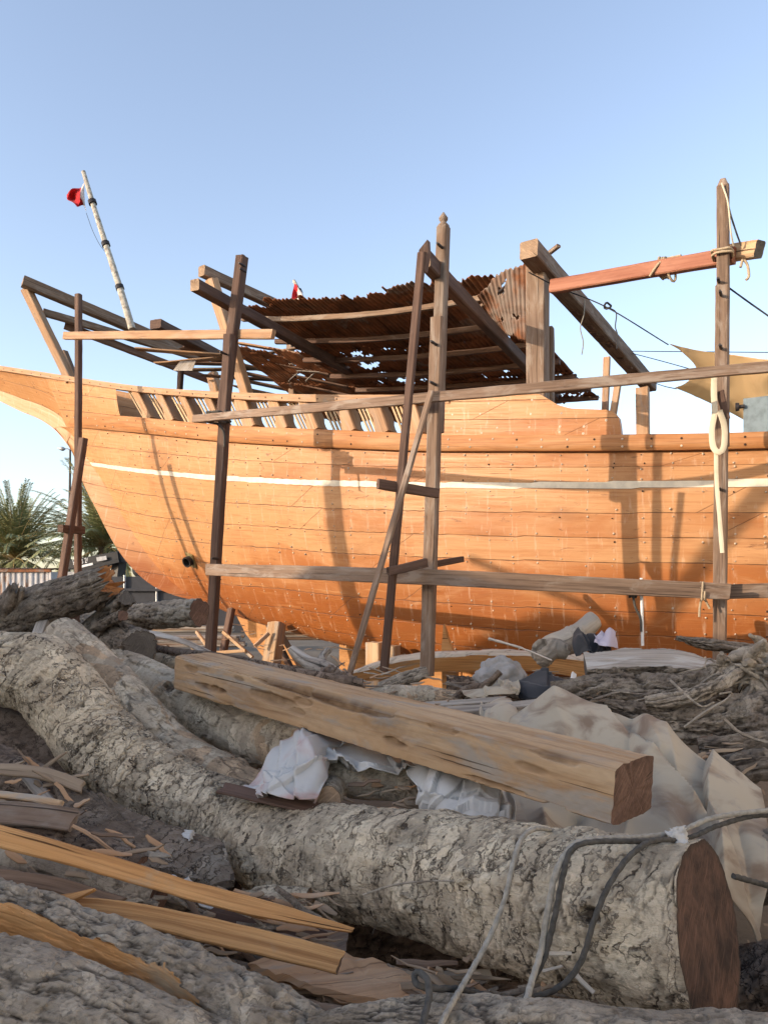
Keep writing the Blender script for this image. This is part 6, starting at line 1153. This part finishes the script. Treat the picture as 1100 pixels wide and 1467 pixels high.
# stacked planks, trestles and sheds behind the boat
rng = np.random.default_rng(21)
def stack(x0, x1, y, D, nl, label, m):
    root = thing('plank_stack', label, 'plank stack', P((x0+x1)/2, y, D))
    for k in range(nl):
        for j in range(3):
            z = np.array([0, .0, .0]); d = rng.normal(0, 4, 2); p = P(x0+d[0], y-k*2.4*14/D*1.0, D-.5+j*.5); q = P(x1+d[1], y-k*2.4*14/D+rng.normal(0, 1.), D-.3+j*.5); timber('plank', p, q, .32, .045, M[m[(k+j) % len(m)]], UPV, root)
    settle(root)
stack(205, 345, 925, 13.5, 6, 'grey weathered planks stacked behind the second post', ['silver', 'grey', 'silver'])
stack(385, 520, 915, 16, 8, 'dark planks stacked beyond the orange deadwood', ['grey', 'dark', 'silver'])
stack(170, 330, 905, 19, 5, 'pale planks stacked far behind the squared log', ['silver', 'fresh', 'grey'])
for k, (a, b) in enumerate([((282, 905), (312, 945)), ((320, 905), (362, 942)), ((268, 938), (352, 932)), ((270, 922), (300, 948))]):
    timber('loose_batten', P(*a, 12.4-.1*k), P(*b, 12.0), .05, .05, M['fresh'], NB, None, ['pale batten slanting right of the second post', 'longest pale slanting batten left of the deadwood', 'level pale batten low behind the second post', 'short pale batten crossing behind the second post'][k], 'batten', 'loose battens behind the second post')
def shed(name, x0, x1, ytop, D, dep, m, label):
    root = thing(name, label, 'building', (0, D, 0)); a, b = P(x0, 0, D), P(x1, 0, D); zt = EYE-(ytop-HZ)/F*D; mb = MB()
    prism(mb, [np.array([a[0], D, -.1]), np.array([b[0], D, -.1]), np.array([b[0], D, zt]), np.array([a[0], D, zt])], dep, (0, 1, 0)); mb.build('wall', m, root, False)
    mb = MB(); prism(mb, [np.array([a[0]-.2, D-.25, zt+.003]), np.array([b[0]+.2, D-.25, zt+.003]), np.array([b[0]+.2, D-.25, zt+.12]), np.array([a[0]-.2, D-.25, zt+.12])], dep+.5, (0, 1, 0)); mb.build('roof', M['steel'], root, False)
    for k in range(3):
        x = a[0]+(b[0]-a[0])*(k+.5)/3; mb = MB(); prism(mb, [np.array([x-.4, D-.02, zt*.45]), np.array([x+.4, D-.02, zt*.45]), np.array([x+.4, D-.02, zt*.8]), np.array([x-.4, D-.02, zt*.8])], .05, (0, 1, 0)); mb.build('window', M['fence'], root, False)
    settle(root)
shed('white_hut', 296, 420, 858, 30, 4, plain('pale_render', (.62, .60, .56), .85, .15, 2.), 'pale low hut seen through the gap under the hull')
# an added shade block to the left, out of frame: its long shadow keeps the log pile in shade
root = thing('shade_block', 'added shade-casting block standing left of the log pile, outside the picture', 'building', (-14, -8, 0)); zt = 5.1
mb = MB(); prism(mb, [np.array([-12., -22, -.1]), np.array([-12., 2.05, -.1]), np.array([-12., 2.05, 5.15]), np.array([-12., -1.0, 5.3]), np.array([-12., -22, 5.4])], 7., (-1, 0, 0)); mb.build('wall', M['grey'], root, False); settle(root)
# an added pale warehouse on the right, outside the picture: its sunlit wall throws warm light back on to the shaded pile
root = thing('reflector', 'added pale light-bouncing warehouse right of the log pile, outside the picture', 'building', (8, -2, 0)); mb = MB(); prism(mb, [np.array([7., -14, -.1]), np.array([7., 5.5, -.1]), np.array([7., 5.5, 6.5]), np.array([7., -14, 6.5])], 8., (1, 0, 0)); mb.build('wall', plain('pale_reflector', (.76, .72, .64), .9, .1, 2.), root, False)
mb = MB(); prism(mb, [np.array([6.8, -14.2, 6.503]), np.array([6.8, 5.7, 6.503]), np.array([6.8, 5.7, 6.75]), np.array([6.8, -14.2, 6.75])], 8.4, (1, 0, 0)); mb.build('roof', M['steel'], root, False); settle(root)
# spars and a post added between the shade block and the boat (outside the picture; their shadows lie on the hull)
SD = np.array([.906*math.cos(math.radians(14)), .423*math.cos(math.radians(14)), -math.sin(math.radians(14))])
def hp(px, py, b=2.25): return Q(px, py, b)
def back(px, py, t, b=2.25): return hp(px, py, b)-SD*t
def leaning(name, a, b, w, label):
    g = a+(b-a)*((-12.4-a[0])/(b[0]-a[0])); timber(name, a, g, w, w*.8, M['dark'], UPV, None, label, 'shadow caster')
leaning('shadow_spar', back(1110, 712, 8.5), back(955, 885, 14.), .14, 'long dark spar added to shadow the hull, outside the picture')
leaning('shadow_spar', back(672, 800, 9.5), back(885, 886, 13.), .09, 'shorter thin spar added to shadow the hull, outside the picture')
pt = back(478, 694, 9., 1.95); timber('shadow_post', pt, np.array([pt[0], pt[1], 0.]), .22, .2, M['dark'], NB, None, 'thick dark post added to shadow the hull, outside the picture', 'post')
# ---------------------------------------------------------------- light, sky, camera
SUN_EL, SUN_DIR = math.radians(14), np.array([.906, .423])       # low sun from the left, slightly behind the camera
w = bpy.data.worlds.new('World'); SC.world = w; w.use_nodes = True; nt = w.node_tree; bg = nt.nodes['Background']; sky = nt.nodes.new('ShaderNodeTexSky'); sky.sky_type = 'NISHITA'
sky.sun_disc = False; sky.sun_elevation = SUN_EL; az = math.atan2(-SUN_DIR[0], -SUN_DIR[1]); sky.sun_rotation = az
sky.altitude = 0; sky.air_density = 1.0; sky.dust_density = 1.2; sky.ozone_density = 2.0; hs = nt.nodes.new('ShaderNodeHueSaturation'); hs.inputs['Saturation'].default_value = .84; nt.links.new(sky.outputs[0], hs.inputs['Color']); mx = nt.nodes.new('ShaderNodeMix'); mx.data_type = 'RGBA'; mx.blend_type = 'MULTIPLY'; mx.inputs[0].default_value = 1.; mx.inputs[7].default_value = (1.05, .985, .97, 1); nt.links.new(hs.outputs[0], mx.inputs[6]); nt.links.new(mx.outputs[2], bg.inputs[0]); bg.inputs[1].default_value = .15
sl = bpy.data.lights.new('Sun', 'SUN'); sl.energy = 2.0; sl.angle = math.radians(.5); sl.color = (1., .81, .62); so = bpy.data.objects.new('Sun', sl); COL.objects.link(so)
dv = Vector((SUN_DIR[0]*math.cos(SUN_EL), SUN_DIR[1]*math.cos(SUN_EL), -math.sin(SUN_EL))); so.rotation_euler = dv.to_track_quat('-Z', 'Y').to_euler(); so.location = (-8, -5, 8)
cam = bpy.data.cameras.new('Camera'); co = bpy.data.objects.new('Camera', cam); COL.objects.link(co); SC.camera = co; co.location = (0, 0, EYE); co.rotation_euler = (math.pi/2, 0, 0)
cam.sensor_fit = 'VERTICAL'; cam.sensor_height = 36; cam.lens = 36*F/1467; cam.shift_y = (HZ-733.5)/1467; cam.clip_start = .05; cam.clip_end = 3000
vs = SC.view_settings; vs.view_transform = 'Standard'; vs.look = 'None'; vs.gamma = 1; vs.use_curve_mapping = False; vs.exposure = 1.42
SC.cycles.max_bounces = 6; SC.cycles.use_denoising = True
